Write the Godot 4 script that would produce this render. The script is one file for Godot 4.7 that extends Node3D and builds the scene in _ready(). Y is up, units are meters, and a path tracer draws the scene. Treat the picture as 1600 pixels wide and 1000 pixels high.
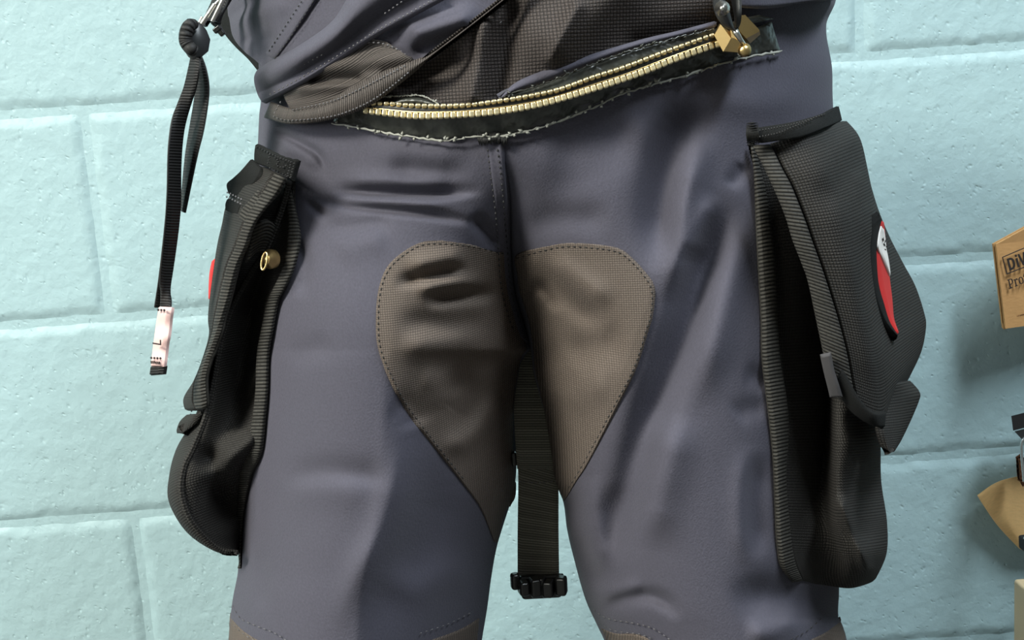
extends Node3D
# A dark navy drysuit in front of a painted block wall. Units are metres, y is up, the wall's face is the plane z = 0.

const FOCAL := 1980.0                       # pixels of the 1600 x 1000 frame
const EYE := Vector3(0.371, 0.9928, 1.2186)
const TURN := Vector3(-0.1805, -0.0152, -0.0682)
const ZM := 0.15                            # distance of the suit's side seams from the wall
const INK := Color(0.16, 0.13, 0.12)

var cam_basis := Basis.from_euler(TURN)
var rng := RandomNumberGenerator.new()
var tab := {}                               # outline tables, one value per row
var fold := PackedFloat32Array()
const FX0 := 200
const FY0 := -100
const FW := 610
const FH := 600
var M := {}
var used := {}
var out_by := 0.0                           # how far the suit and its straps stand out beyond the depths written below

# ------------------------------------------------------------------ small helpers
func W(px: float, py: float, z: float) -> Vector3:
	z += out_by
	var d := cam_basis * Vector3((px - 800.0) / FOCAL, -(py - 500.0) / FOCAL, -1.0)
	return EYE + d * ((z - EYE.z) / d.z)

func sm(a: float, b: float, x: float) -> float:
	var t := clampf((x - a) / (b - a), 0.0, 1.0)
	return t * t * (3.0 - 2.0 * t)

func numbered(called: String) -> String:
	var n: int = used.get(called, 0)
	used[called] = n + 1
	return called if n == 0 else "%s_%03d" % [called, n]

func meta(o: Node, label := "", category := "", group := "", kind := "") -> void:
	if label: o.set_meta("label", label)
	if category: o.set_meta("category", category)
	if group: o.set_meta("group", group)
	if kind: o.set_meta("kind", kind)

func thing(called: String, at: Vector3, label: String, category: String, group := "") -> Node3D:
	var o := Node3D.new()
	o.name = numbered(called)
	add_child(o, true)
	o.position = at
	meta(o, label, category, group)
	return o

func origin_of(n: Node) -> Vector3:
	var p := Vector3.ZERO
	while n != null and n != self and n is Node3D:
		p += (n as Node3D).position
		n = n.get_parent()
	return p

# every mesh is built in world coordinates and moved back by the place of the thing it belongs to (no thing is turned)
func put(mb: MB, called: String, mat: Material, parent: Node = self, label := "") -> MeshInstance3D:
	var o := MeshInstance3D.new()
	o.name = called if parent != self else numbered(called)
	o.mesh = mb.mesh(origin_of(parent))
	o.material_override = mat
	o.cast_shadow = GeometryInstance3D.SHADOW_CASTING_SETTING_ON
	parent.add_child(o, true)
	if label: o.set_meta("label", label)
	return o

class MB:
	var v := PackedVector3Array()
	var n := PackedVector3Array()
	var uv := PackedVector2Array()
	var ix := PackedInt32Array()
	var planar := false
	static var k := 1.0                     # thickness of tubes, beads and rounded blocks

	func mesh(off := Vector3.ZERO) -> ArrayMesh:
		var a := []
		a.resize(Mesh.ARRAY_MAX)
		var w := v
		if off != Vector3.ZERO:
			w = PackedVector3Array()
			w.resize(v.size())
			for i in v.size(): w[i] = v[i] - off
		a[Mesh.ARRAY_VERTEX] = w
		a[Mesh.ARRAY_NORMAL] = n
		a[Mesh.ARRAY_TEX_UV] = uv
		a[Mesh.ARRAY_INDEX] = ix
		var m := ArrayMesh.new()
		m.add_surface_from_arrays(Mesh.PRIMITIVE_TRIANGLES, a)
		return m

	func normals(P: Array) -> Array:
		var R := P.size()
		var out := []
		for i in R:
			var row: PackedVector3Array = P[i]
			var up: PackedVector3Array = P[maxi(i - 1, 0)]
			var dn: PackedVector3Array = P[mini(i + 1, R - 1)]
			var C := row.size()
			var o := PackedVector3Array()
			o.resize(C)
			for j in C:
				var du := row[mini(j + 1, C - 1)] - row[maxi(j - 1, 0)]
				var dv := dn[j] - up[j]
				var c := dv.cross(du)
				if c.length_squared() < 1e-16: c = (dn[mini(j + 1, C - 1)] - up[maxi(j - 1, 0)]).cross(du)
				o[j] = c.normalized() if c.length_squared() > 1e-18 else Vector3(0, 0, 1)
			out.append(o)
		return out

	# rows run down, columns run right; the front faces the reader
	func grid(P: Array, N: Array = [], flip := false) -> void:
		if N.is_empty(): N = normals(P)
		var base := v.size()
		var C: int = P[0].size()
		var acc := 0.0
		for i in P.size():
			var row: PackedVector3Array = P[i]
			if i > 0: acc += row[C / 2].distance_to(P[i - 1][C / 2])
			var s := 0.0
			for j in C:
				if j > 0: s += row[j].distance_to(row[j - 1])
				v.append(row[j])
				n.append(-N[i][j] if flip else N[i][j])
				uv.append(Vector2(row[j].x, -row[j].y) if planar else Vector2(s, acc))
		for i in P.size() - 1:
			for j in C - 1:
				var a := base + i * C + j
				var b := a + 1
				var d := a + C
				var c := d + 1
				if flip: ix.append_array([a, c, b, a, d, c])
				else: ix.append_array([a, b, c, a, c, d])

	# a sheet of cloth: the grid, its back at the distance th, and the rim between
	func sheet(P: Array, th: float, soft := 0.5) -> void:
		var N := normals(P)
		var R := P.size()
		var C: int = P[0].size()
		var F := []
		var B := []
		for i in R:
			var f := PackedVector3Array()
			var b := PackedVector3Array()
			for j in C:
				var edge := mini(mini(i, R - 1 - i), mini(j, C - 1 - j))
				var dip := th * soft if edge == 0 else 0.0
				f.append(P[i][j] - N[i][j] * dip)
				b.append(P[i][j] - N[i][j] * th)
			F.append(f)
			B.append(b)
		grid(F)
		grid(B, N, true)
		var rim := []
		rim.append([range(C).map(func(j): return F[0][C - 1 - j]), range(C).map(func(j): return B[0][C - 1 - j])])
		rim.append([range(C).map(func(j): return F[R - 1][j]), range(C).map(func(j): return B[R - 1][j])])
		rim.append([range(R).map(func(j): return F[j][0]), range(R).map(func(j): return B[j][0])])
		rim.append([range(R).map(func(j): return F[R - 1 - j][C - 1]), range(R).map(func(j): return B[R - 1 - j][C - 1])])
		for r in rim: grid([PackedVector3Array(r[0]), PackedVector3Array(r[1])])

	func tube(path: PackedVector3Array, rad: Array, sides := 8, closed := false) -> void:
		var K := path.size()
		var P := []
		var N := []
		var ref := Vector3(0.13, 0.21, 0.97).normalized()
		for i in K:
			var a := path[posmod(i - 1, K)] if closed else path[maxi(i - 1, 0)]
			var b := path[posmod(i + 1, K)] if closed else path[mini(i + 1, K - 1)]
			var t := (b - a).normalized()
			var x := (ref - t * ref.dot(t)).normalized()
			ref = x
			var y := t.cross(x)
			var row := PackedVector3Array()
			var nr := PackedVector3Array()
			var r: float = rad[mini(i, rad.size() - 1)] * k
			for g in sides + 1:
				var q := TAU * g / sides
				var d := x * cos(q) + y * sin(q)
				row.append(path[i] + d * r)
				nr.append(-d)
			P.append(row)
			N.append(nr)
		if closed:
			P.append(P[0])
			N.append(N[0])
		grid(P, N, true)
		if not closed:
			for e in [0, K - 1]:
				var t := (path[0] - path[1]).normalized() if e == 0 else (path[K - 1] - path[K - 2]).normalized()
				var c := v.size()
				v.append(path[e] + t * rad[mini(e, rad.size() - 1)] * k * 0.35)
				n.append(t)
				uv.append(Vector2.ZERO)
				for g in sides + 1:
					v.append(P[e][g])
					n.append((t - N[e][g]).normalized())
					uv.append(Vector2.ZERO)
				for g in sides:
					ix.append_array([c, c + 1 + g, c + 2 + g] if e == 0 else [c, c + 2 + g, c + 1 + g])

	# a block with rounded edges
	func rbox(xf: Transform3D, size: Vector3, r: float) -> void:
		var h := size * 0.5 * k
		r *= k
		r = minf(r, minf(h.x, minf(h.y, h.z)) * 0.98)
		var axes := [[0, 1, 2], [1, 2, 0], [2, 0, 1]]
		for ax in axes:
			for s in [-1.0, 1.0]:
				var base := v.size()
				var cu := [-h[ax[1]], -(h[ax[1]] - r * 0.35), -(h[ax[1]] - r), h[ax[1]] - r, h[ax[1]] - r * 0.35, h[ax[1]]]
				var cv := [-h[ax[2]], -(h[ax[2]] - r * 0.35), -(h[ax[2]] - r), h[ax[2]] - r, h[ax[2]] - r * 0.35, h[ax[2]]]
				for b in cv:
					for a in cu:
						var p := Vector3.ZERO
						p[ax[0]] = s * h[ax[0]]
						p[ax[1]] = a
						p[ax[2]] = b
						var inner := Vector3(clampf(p.x, -h.x + r, h.x - r), clampf(p.y, -h.y + r, h.y - r), clampf(p.z, -h.z + r, h.z - r))
						var d := (p - inner).normalized()
						v.append(xf * (inner + d * r))
						n.append((xf.basis * d).normalized())
						uv.append(Vector2(a, b))
				for y in 5:
					for x in 5:
						var w := base + y * 6 + x
						if s < 0: ix.append_array([w, w + 1, w + 7, w, w + 7, w + 6])
						else: ix.append_array([w, w + 7, w + 1, w, w + 6, w + 7])

	# a stitch, a lump: a stretched eight-sided bead
	func bead(a: Vector3, b: Vector3, r: float, nrm: Vector3) -> void:
		r *= k
		var t := (b - a).normalized()
		var x := nrm.cross(t).normalized()
		var c := (a + b) * 0.5
		var base := v.size()
		for p in [[a, -t], [b, t], [c + x * r, x], [c - x * r, -x], [c + nrm * r, nrm], [c - nrm * r, -nrm]]:
			v.append(p[0])
			n.append(p[1])
			uv.append(Vector2.ZERO)
		for s in [[0, 2, 4], [0, 4, 3], [0, 3, 5], [0, 5, 2], [1, 4, 2], [1, 3, 4], [1, 5, 3], [1, 2, 5]]:
			var p: Vector3 = v[base + s[0]]
			var cr := (v[base + s[1]] - p).cross(v[base + s[2]] - p)
			var outward := (p + v[base + s[1]] + v[base + s[2]]) / 3.0 - c
			if cr.dot(outward) > 0: ix.append_array([base + s[0], base + s[2], base + s[1]])
			else: ix.append_array([base + s[0], base + s[1], base + s[2]])


	# a faceted block between two loops of points, the near one given second; both run anticlockwise as seen from the front
	func loft_box(far_loop: Array, near_loop: Array) -> void:
		var K := far_loop.size()
		var mid := Vector3.ZERO
		for p in far_loop + near_loop: mid += p / (2.0 * K)
		var faces := [near_loop, far_loop]
		for i in K: faces.append([far_loop[i], far_loop[(i + 1) % K], near_loop[(i + 1) % K], near_loop[i]])
		for f in faces:
			var c := Vector3.ZERO
			for p in f: c += p / f.size()
			var nn := Vector3.ZERO
			for i in f.size(): nn += (f[i] - c).cross(f[(i + 1) % f.size()] - c)
			nn = nn.normalized()
			var turned := nn.dot(c - mid) < 0
			if turned: nn = -nn
			var base := v.size()
			for p in [c] + f:
				v.append(p)
				n.append(nn)
				uv.append(Vector2(p.x, p.y))
			for i in f.size():
				var a = base + 1 + i
				var b: int = base + 1 + (i + 1) % f.size()
				if turned: ix.append_array([base, a, b])
				else: ix.append_array([base, b, a])

# ------------------------------------------------------------------ curves
func cat(a: Vector3, b: Vector3, c: Vector3, d: Vector3, t: float) -> Vector3:
	var t2 := t * t
	return 0.5 * ((2.0 * b) + (c - a) * t + (2.0 * a - 5.0 * b + 4.0 * c - d) * t2 + (3.0 * b - a - 3.0 * c + d) * t2 * t)

# n + 1 points at equal steps along a smooth line through the given points; an entry is [x, y] or [x, y, z]
func samp(pts: Array, n: int, smooth := true) -> PackedVector3Array:
	var q := PackedVector3Array()
	for p in pts: q.append(Vector3(p[0], p[1], p[2] if p.size() > 2 else 0.0))
	var fine := PackedVector3Array()
	var K := q.size()
	for i in K - 1:
		for k in 10:
			var t := k / 10.0
			if smooth: fine.append(cat(q[maxi(i - 1, 0)], q[i], q[i + 1], q[mini(i + 2, K - 1)], t))
			else: fine.append(q[i].lerp(q[i + 1], t))
	fine.append(q[K - 1])
	var len := [0.0]
	for i in range(1, fine.size()): len.append(len[i - 1] + Vector2(fine[i].x - fine[i - 1].x, fine[i].y - fine[i - 1].y).length() + 1e-6)
	var out := PackedVector3Array()
	var at := 0
	for k in n + 1:
		var want: float = len[len.size() - 1] * k / n
		while at < fine.size() - 2 and len[at + 1] < want: at += 1
		out.append(fine[at].lerp(fine[at + 1], clampf((want - len[at]) / (len[at + 1] - len[at]), 0, 1)))
	return out

# a surface through several curves that run downwards, the leftmost first; z is the curves' own plus extra.call(u, v)
func loft(curves: Array, rows: int, cols: int, extra = null, smooth := true, over := Vector2(2, -1)) -> Array:
	var S := []
	for c in curves: S.append(samp(c, rows, smooth))
	var K := S.size()
	var P := []
	for i in rows + 1:
		var row := PackedVector3Array()
		for j in cols + 1:
			var f := float(j) / cols * (K - 1)
			var k := mini(int(f), K - 2)
			var t := f - k
			var p: Vector3
			if K == 2: p = S[0][i].lerp(S[1][i], t)
			else: p = cat(S[maxi(k - 1, 0)][i], S[k][i], S[k + 1][i], S[mini(k + 2, K - 1)][i], t)
			if extra != null: p.z += extra.call(float(j) / cols, float(i) / rows, p.x, p.y)
			var u := float(j) / cols
			if u >= over.x and u <= over.y: p.z = maxf(p.z, Z(p.x, p.y) + 0.004)
			row.append(W(p.x, p.y, p.z))
		P.append(row)
	return P

# the same with the suit's own surface as depth; lift(u, v, px, py) in metres above it
func skin(curves: Array, rows: int, cols: int, lift: Callable, smooth := true) -> Array:
	return loft(curves, rows, cols, func(u, v, x, y): return Z(x, y) + lift.call(u, v), smooth)

func flat(h: float) -> Callable:
	return func(_u, _v): return h

# ------------------------------------------------------------------ the suit's surface
func table(name_: String, pts: Array) -> void:
	var out := PackedFloat32Array()
	var k := 0
	for y in range(-500, 2201):
		while k < pts.size() - 2 and pts[k + 1][0] <= y: k += 1
		var a: Array = pts[maxi(k - 1, 0)]
		var b: Array = pts[k]
		var c: Array = pts[k + 1]
		var d: Array = pts[mini(k + 2, pts.size() - 1)]
		var h: float = c[0] - b[0]
		var t := clampf((y - b[0]) / h, 0.0, 1.0)
		var m1: float = (c[1] - a[1]) / maxf(c[0] - a[0], 1.0) * h
		var m2: float = (d[1] - b[1]) / maxf(d[0] - b[0], 1.0) * h
		var t2 := t * t
		var t3 := t2 * t
		out.append((2 * t3 - 3 * t2 + 1) * b[1] + (t3 - 2 * t2 + t) * m1 + (-2 * t3 + 3 * t2) * c[1] + (t3 - t2) * m2)
	tab[name_] = out

func T(name_: String, y: float) -> float:
	var a: PackedFloat32Array = tab[name_]
	var f := clampf(y + 500.0, 0.0, 2699.0)
	var i := int(f)
	return lerpf(a[i], a[i + 1], f - i)

func dome(px: float, py: float) -> float:
	var xl := T("left", py)
	var xr := T("right", py)
	var il := T("inner_left", py)
	var ir := T("inner_right", py)
	var w := sm(230.0, 545.0, py)
	var s := clampf((px - xl) / (xr - xl) * 2.0 - 1.0, -1.0, 1.0)
	var hip := pow(1.0 - pow(absf(s), 2.5), 0.5) * 0.118
	var leg := 0.0
	if px <= il:
		var t := clampf((px - xl) / (il - xl), 0.0, 1.0)
		var pk := 0.50
		var q := (pk - t) / pk if t < pk else (t - pk) / (1.0 - pk)
		leg = pow(maxf(1.0 - pow(q, 2.2), 0.0), 0.52) * 0.122
		if t > pk: leg = lerpf(leg, pow(maxf(1.0 - pow(q, 1.4), 0.0), 0.85) * 0.122, sm(420.0, 700.0, py))
	elif px >= ir:
		var t := clampf((px - ir) / (xr - ir), 0.0, 1.0)
		var pk := 0.52
		var q := (pk - t) / pk if t < pk else (t - pk) / (1.0 - pk)
		leg = pow(maxf(1.0 - pow(q, 2.2), 0.0), 0.52) * 0.122
	return lerpf(hip, leg, w)

func crease(px: float, py: float) -> float:
	var fx := (px - FX0) / 2.0
	var fy := (py - FY0) / 2.0
	if fx < 0 or fy < 0 or fx >= FW - 1 or fy >= FH - 1: return 0.0
	var i := int(fx)
	var j := int(fy)
	var u := fx - i
	var v := fy - j
	var k := j * FW + i
	return lerpf(lerpf(fold[k], fold[k + 1], u), lerpf(fold[k + FW], fold[k + FW + 1], u), v)

func Z(px: float, py: float) -> float:
	var d := dome(px, py)
	return ZM + d + crease(px, py) * sm(0.0, 0.05, d)

# a fold: a ridge (amp > 0) or a valley along a line; sl and sr are its widths on the left and on the right of the line's direction
func stamp(pts: Array, amp: float, sl: float, sr := -1.0, tip := 0.3) -> void:
	if sr < 0: sr = sl
	amp *= 0.001
	var q := samp(pts, maxi(4, pts.size() * 4))
	var lo := Vector2(1e9, 1e9)
	var hi := Vector2(-1e9, -1e9)
	for p in q:
		lo = lo.min(Vector2(p.x, p.y))
		hi = hi.max(Vector2(p.x, p.y))
	var pad := 3.0 * maxf(sl, sr)
	var K := q.size() - 1
	for j in range(maxi(0, int((lo.y - pad - FY0) / 2)), mini(FH, int((hi.y + pad - FY0) / 2) + 1)):
		for i in range(maxi(0, int((lo.x - pad - FX0) / 2)), mini(FW, int((hi.x + pad - FX0) / 2) + 1)):
			var p := Vector2(FX0 + 2 * i, FY0 + 2 * j)
			var best := 1e12
			var side := 1.0
			var along := 0.0
			for k in K:
				var a := Vector2(q[k].x, q[k].y)
				var d := Vector2(q[k + 1].x, q[k + 1].y) - a
				var t := clampf((p - a).dot(d) / d.length_squared(), 0.0, 1.0)
				var e := p - a - d * t
				var l := e.length_squared()
				if l < best:
					best = l
					side = d.cross(p - a)
					along = (k + t) / K
			var s := sl if side < 0 else sr
			if best > 9.0 * s * s: continue
			var fade := sm(0.0, tip, along) * sm(0.0, tip, 1.0 - along)
			fold[j * FW + i] += amp * exp(-best / (2.0 * s * s)) * fade

# ------------------------------------------------------------------ materials
func tex(img: Image) -> ImageTexture:
	img.generate_mipmaps()
	return ImageTexture.create_from_image(img)

func plain(c: Color, rough := 0.8, metal := 0.0, spec := 0.5) -> StandardMaterial3D:
	var m := StandardMaterial3D.new()
	m.albedo_color = c
	m.roughness = rough
	m.metallic = metal
	m.metallic_specular = spec
	m.cull_mode = BaseMaterial3D.CULL_DISABLED
	return m

# a cloth from a height function of the tile (0..1, 0..1): colour follows the height of the threads, relief comes as a normal map
func cloth(c: Color, size: int, metres: float, bump: float, contrast: float, f: Callable, rough := 0.85) -> StandardMaterial3D:
	var h := Image.create(size, size, false, Image.FORMAT_RGBA8)
	var a := Image.create(size, size, false, Image.FORMAT_RGBA8)
	for y in size:
		for x in size:
			var k: float = f.call(float(x) / size, float(y) / size)
			h.set_pixel(x, y, Color(k, k, k))
			var g := 1.0 - contrast + contrast * k
			a.set_pixel(x, y, Color(g, g, g))
	h.bump_map_to_normal_map(bump)
	var m := plain(c, rough, 0.0, 0.35)
	m.albedo_texture = tex(a)
	m.normal_enabled = true
	m.normal_texture = tex(h)
	m.uv1_scale = Vector3.ONE / metres
	return m

func weave(threads: int, jitter: float) -> Callable:
	var tone := PackedFloat32Array()
	for i in threads * 2: tone.append(rng.randf_range(1.0 - jitter * 0.45, 1.0))
	return func(u: float, v: float) -> float:
		var x := u * threads
		var y := v * threads
		var i := int(x) % threads
		var j := int(y) % threads
		var a := x - floorf(x) - 0.5
		var b := y - floorf(y) - 0.5
		var over := (i + j) % 2 == 0
		var across := a if over else b
		var along := b if over else a
		return clampf((1.0 - 3.2 * across * across) * (1.0 - 1.6 * along * along), 0, 1) * (tone[i] if over else tone[threads + j])

func ribs(count: int, jitter: float) -> Callable:
	var tone := PackedFloat32Array()
	for i in count: tone.append(rng.randf_range(1.0 - jitter, 1.0))
	return func(u: float, v: float) -> float:
		var y := v * count
		var b := y - floorf(y) - 0.5
		var cut := 0.82 if fposmod(u * 4.0 + 0.5 * (int(y) % 2), 1.0) < 0.12 else 1.0
		return clampf(1.0 - 4.0 * b * b, 0, 1) * tone[int(y) % count] * cut

func make_materials() -> void:
	var fine := FastNoiseLite.new()
	fine.seed = 5
	fine.frequency = 0.35
	var speck := func(u: float, v: float) -> float:
		return clampf(0.62 + 0.55 * fine.get_noise_2d(u * 256.0, v * 256.0), 0, 1)
	M.navy = cloth(Color(0.315, 0.307, 0.352), 256, 0.12, 0.6, 0.28, speck, 0.82)
	M.navy.uv1_triplanar = true
	M.navy.uv1_world_triplanar = true
	M.navy.rim_enabled = true
	M.navy.rim = 0.25
	M.brown = cloth(Color(0.42, 0.375, 0.345), 256, 0.0195, 3.2, 0.40, weave(16, 0.25), 0.8)
	M.black = cloth(Color(0.225, 0.213, 0.202), 256, 0.0280, 6.0, 0.66, weave(16, 0.3), 0.75)
	M.lining = cloth(Color(0.30, 0.27, 0.26), 256, 0.0272, 5.0, 0.60, weave(16, 0.3), 0.75)
	M.binding = cloth(Color(0.285, 0.275, 0.258), 256, 0.0250, 6.0, 0.7, ribs(12, 0.25), 0.7)
	M.webbing = cloth(Color(0.19, 0.185, 0.185), 256, 0.0190, 6.0, 0.6, ribs(12, 0.2), 0.6)
	M.waist = cloth(Color(0.36, 0.33, 0.315), 256, 0.0170, 5.0, 0.62, ribs(12, 0.2), 0.65)
	M.waist_turned = M.waist.duplicate()
	M.elastic = cloth(Color(0.48, 0.465, 0.42), 256, 0.0130, 4.0, 0.5, ribs(8, 0.35), 0.8)
	M.felt = cloth(Color(0.2, 0.2, 0.195), 128, 0.012, 8.0, 0.7, func(_u, _v): return rng.randf(), 0.95)
	M.rubber = plain(Color(0.19, 0.195, 0.18), 0.30, 0.0, 0.6)
	var rb := FastNoiseLite.new()
	rb.seed = 8
	rb.frequency = 0.03
	rb.fractal_octaves = 3
	var rt := NoiseTexture2D.new()
	rt.width = 512
	rt.height = 512
	rt.seamless = true
	rt.as_normal_map = true
	rt.bump_strength = 3.0
	rt.noise = rb
	M.rubber.normal_enabled = true
	M.rubber.normal_texture = rt
	M.rubber.uv1_scale = Vector3.ONE * 6.0
	M.lip = plain(Color(0.12, 0.12, 0.11), 0.45)
	M.glue = plain(Color(0.56, 0.56, 0.53), 0.5)
	M.thread = plain(Color(0.13, 0.125, 0.125), 0.7)
	M.thread_pale = plain(Color(0.40, 0.39, 0.40), 0.7)
	M.brass = plain(Color(0.86, 0.74, 0.51), 0.34, 1.0)
	M.teeth = plain(Color(0.90, 0.84, 0.68), 0.38, 0.85)
	M.steel = plain(Color(0.86, 0.85, 0.82), 0.28, 1.0)
	M.leather = plain(Color(0.17, 0.175, 0.18), 0.42)
	M.plastic = plain(Color(0.10, 0.098, 0.095), 0.25)
	M.dark = plain(Color(0.09, 0.09, 0.09), 0.7)
	M.label = plain(Color(0.86, 0.72, 0.70), 0.6)
	M.white = plain(Color(0.88, 0.86, 0.84), 0.6)
	M.red = plain(Color(0.74, 0.12, 0.11), 0.75)
	M.ink = plain(INK, 0.8)
	var cb := FastNoiseLite.new()
	cb.seed = 21
	cb.frequency = 0.02
	var card := func(u: float, v: float) -> float:
		return clampf(0.72 + 0.25 * fine.get_noise_2d(u * 40.0, v * 250.0) + 0.2 * cb.get_noise_2d(u * 128.0, v * 128.0), 0, 1)
	M.card = cloth(Color(0.80, 0.61, 0.40), 128, 0.12, 0.6, 0.2, card, 0.85)
	M.kraft = cloth(Color(0.95, 0.78, 0.54), 128, 0.14, 0.6, 0.2, card, 0.7)
	M.wood = cloth(Color(0.42, 0.27, 0.17), 128, 0.08, 1.5, 0.5, card, 0.7)
	M.cream = plain(Color(0.80, 0.72, 0.58), 0.6)
	M.grey_metal = plain(Color(0.42, 0.44, 0.45), 0.45, 0.3)
	M.chrome = plain(Color(0.88, 0.9, 0.9), 0.25, 0.9)
	# wall paint: orange peel with small pits and pinholes
	var S := 1024
	var h := Image.create(S, S, false, Image.FORMAT_RF)
	var n1 := FastNoiseLite.new()
	n1.seed = 3
	n1.frequency = 0.045
	n1.fractal_octaves = 4
	n1.fractal_gain = 0.55
	var base := n1.get_seamless_image(S, S, false, false, 0.1)
	base.convert(Image.FORMAT_RF)
	var hd := base.get_data().to_float32_array()
	for i in hd.size(): hd[i] = 0.55 + 0.22 * (hd[i] - 0.5)
	for k in 2600:
		var cx := rng.randi() % S
		var cy := rng.randi() % S
		var ra := rng.randf_range(1.2, 4.2) * (1.0 if rng.randf() < 0.85 else 1.5)
		var rb2 := ra * rng.randf_range(0.35, 0.8)
		var an := rng.randf_range(0.2, 1.4)
		var depth := rng.randf_range(0.06, 0.34) * (1.0 if rng.randf() < 0.7 else -0.5)
		for y in range(-9, 10):
			for x in range(-9, 10):
				var e := Vector2(x, y).rotated(-an)
				var d := (e.x * e.x) / (ra * ra) + (e.y * e.y) / (rb2 * rb2)
				if d < 4.0:
					var q := posmod(cy + y, S) * S + posmod(cx + x, S)
					hd[q] -= depth * exp(-d * 1.2)
	for i in hd.size(): hd[i] = clampf(hd[i], 0.0, 1.0)
	h.set_data(S, S, false, Image.FORMAT_RF, hd.to_byte_array())
	h.convert(Image.FORMAT_RGBA8)
	h.bump_map_to_normal_map(5.5)
	M.paint = plain(Color(0.615, 0.712, 0.726), 0.5, 0.0, 0.4)
	M.paint.normal_enabled = true
	M.paint.normal_texture = tex(h)
	M.paint.uv1_triplanar = true
	M.paint.uv1_world_triplanar = true
	M.paint.uv1_scale = Vector3.ONE * 2.0
	M.paint.normal_scale = 0.75
	M.plaster = plain(Color(0.36, 0.36, 0.355), 0.9)  # unseen walls and ceiling, kept dark so little light bounces onto the suit
	M.concrete = plain(Color(0.27, 0.27, 0.265), 0.85)  # unseen floor, darkened likewise to hold back bounced light

# ------------------------------------------------------------------ camera, lights, room
func make_view() -> void:
	var cam := Camera3D.new()
	cam.name = "camera"
	cam.fov = rad_to_deg(2.0 * atan(500.0 / FOCAL))
	cam.position = EYE
	cam.rotation = TURN
	cam.near = 0.02
	cam.current = true
	add_child(cam)
	var env := Environment.new()
	env.background_mode = Environment.BG_COLOR
	env.background_color = Color(0.75, 0.85, 0.95)
	env.ambient_light_source = Environment.AMBIENT_SOURCE_DISABLED
	env.tonemap_mode = Environment.TONE_MAPPER_LINEAR
	env.tonemap_exposure = 1.0
	env.sdfgi_enabled = true
	env.ssao_enabled = true
	env.ssil_enabled = true
	var we := WorldEnvironment.new()
	we.name = "world_environment"
	we.environment = env
	add_child(we)

func area(called: String, at: Vector3, towards: Vector3, size: Vector2, energy: float, c: Color) -> void:
	var l := AreaLight3D.new()
	l.name = called
	l.area_size = size
	l.light_energy = energy
	l.light_color = c
	l.area_range = 12.0
	l.shadow_enabled = true
	add_child(l)
	l.position = at
	l.look_at_from_position(at, at + towards, Vector3.FORWARD if absf(towards.y) > 0.9 else Vector3.UP)

func slab(called: String, lo: Vector3, hi: Vector3, m: Material, parent: Node = self, r := 0.004) -> MeshInstance3D:
	var b := MB.new()
	b.rbox(Transform3D(Basis.IDENTITY, (lo + hi) * 0.5), hi - lo, r)
	var o := put(b, called, m, parent)
	if parent == self: o.set_meta("kind", "structure")
	return o

const RX0 := -2.6
const RX1 := 2.6
const RZ1 := 3.2
const RY1 := 2.6

func make_lights() -> void:
	# three sources out of view: main ceiling lamp on the left, window further left, weaker lamp on the right
	area("unseen_lamp_light", Vector3(-1.25, RY1 - 0.075, 1.9), Vector3(0, -1, 0), Vector2(1.2, 0.54), 18.0, Color(1.0, 1.0, 0.95))  # unseen lamp, placed to shade suit and wall from the upper left
	area("unseen_window_light", Vector3(RX0 + 0.03, 1.75, 1.75), Vector3(1, 0, 0), Vector2(1.5, 1.4), 4.0, Color(0.97, 0.99, 1.0))  # unseen window, placed to light the left-facing sides
	area("unseen_lamp_light_right", Vector3(1.25, RY1 - 0.075, 1.35), Vector3(0, -1, 0), Vector2(0.28, 1.2), 7.0, Color(0.92, 0.97, 1.0))  # unseen lamp, placed to brighten the right part of the wall

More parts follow.
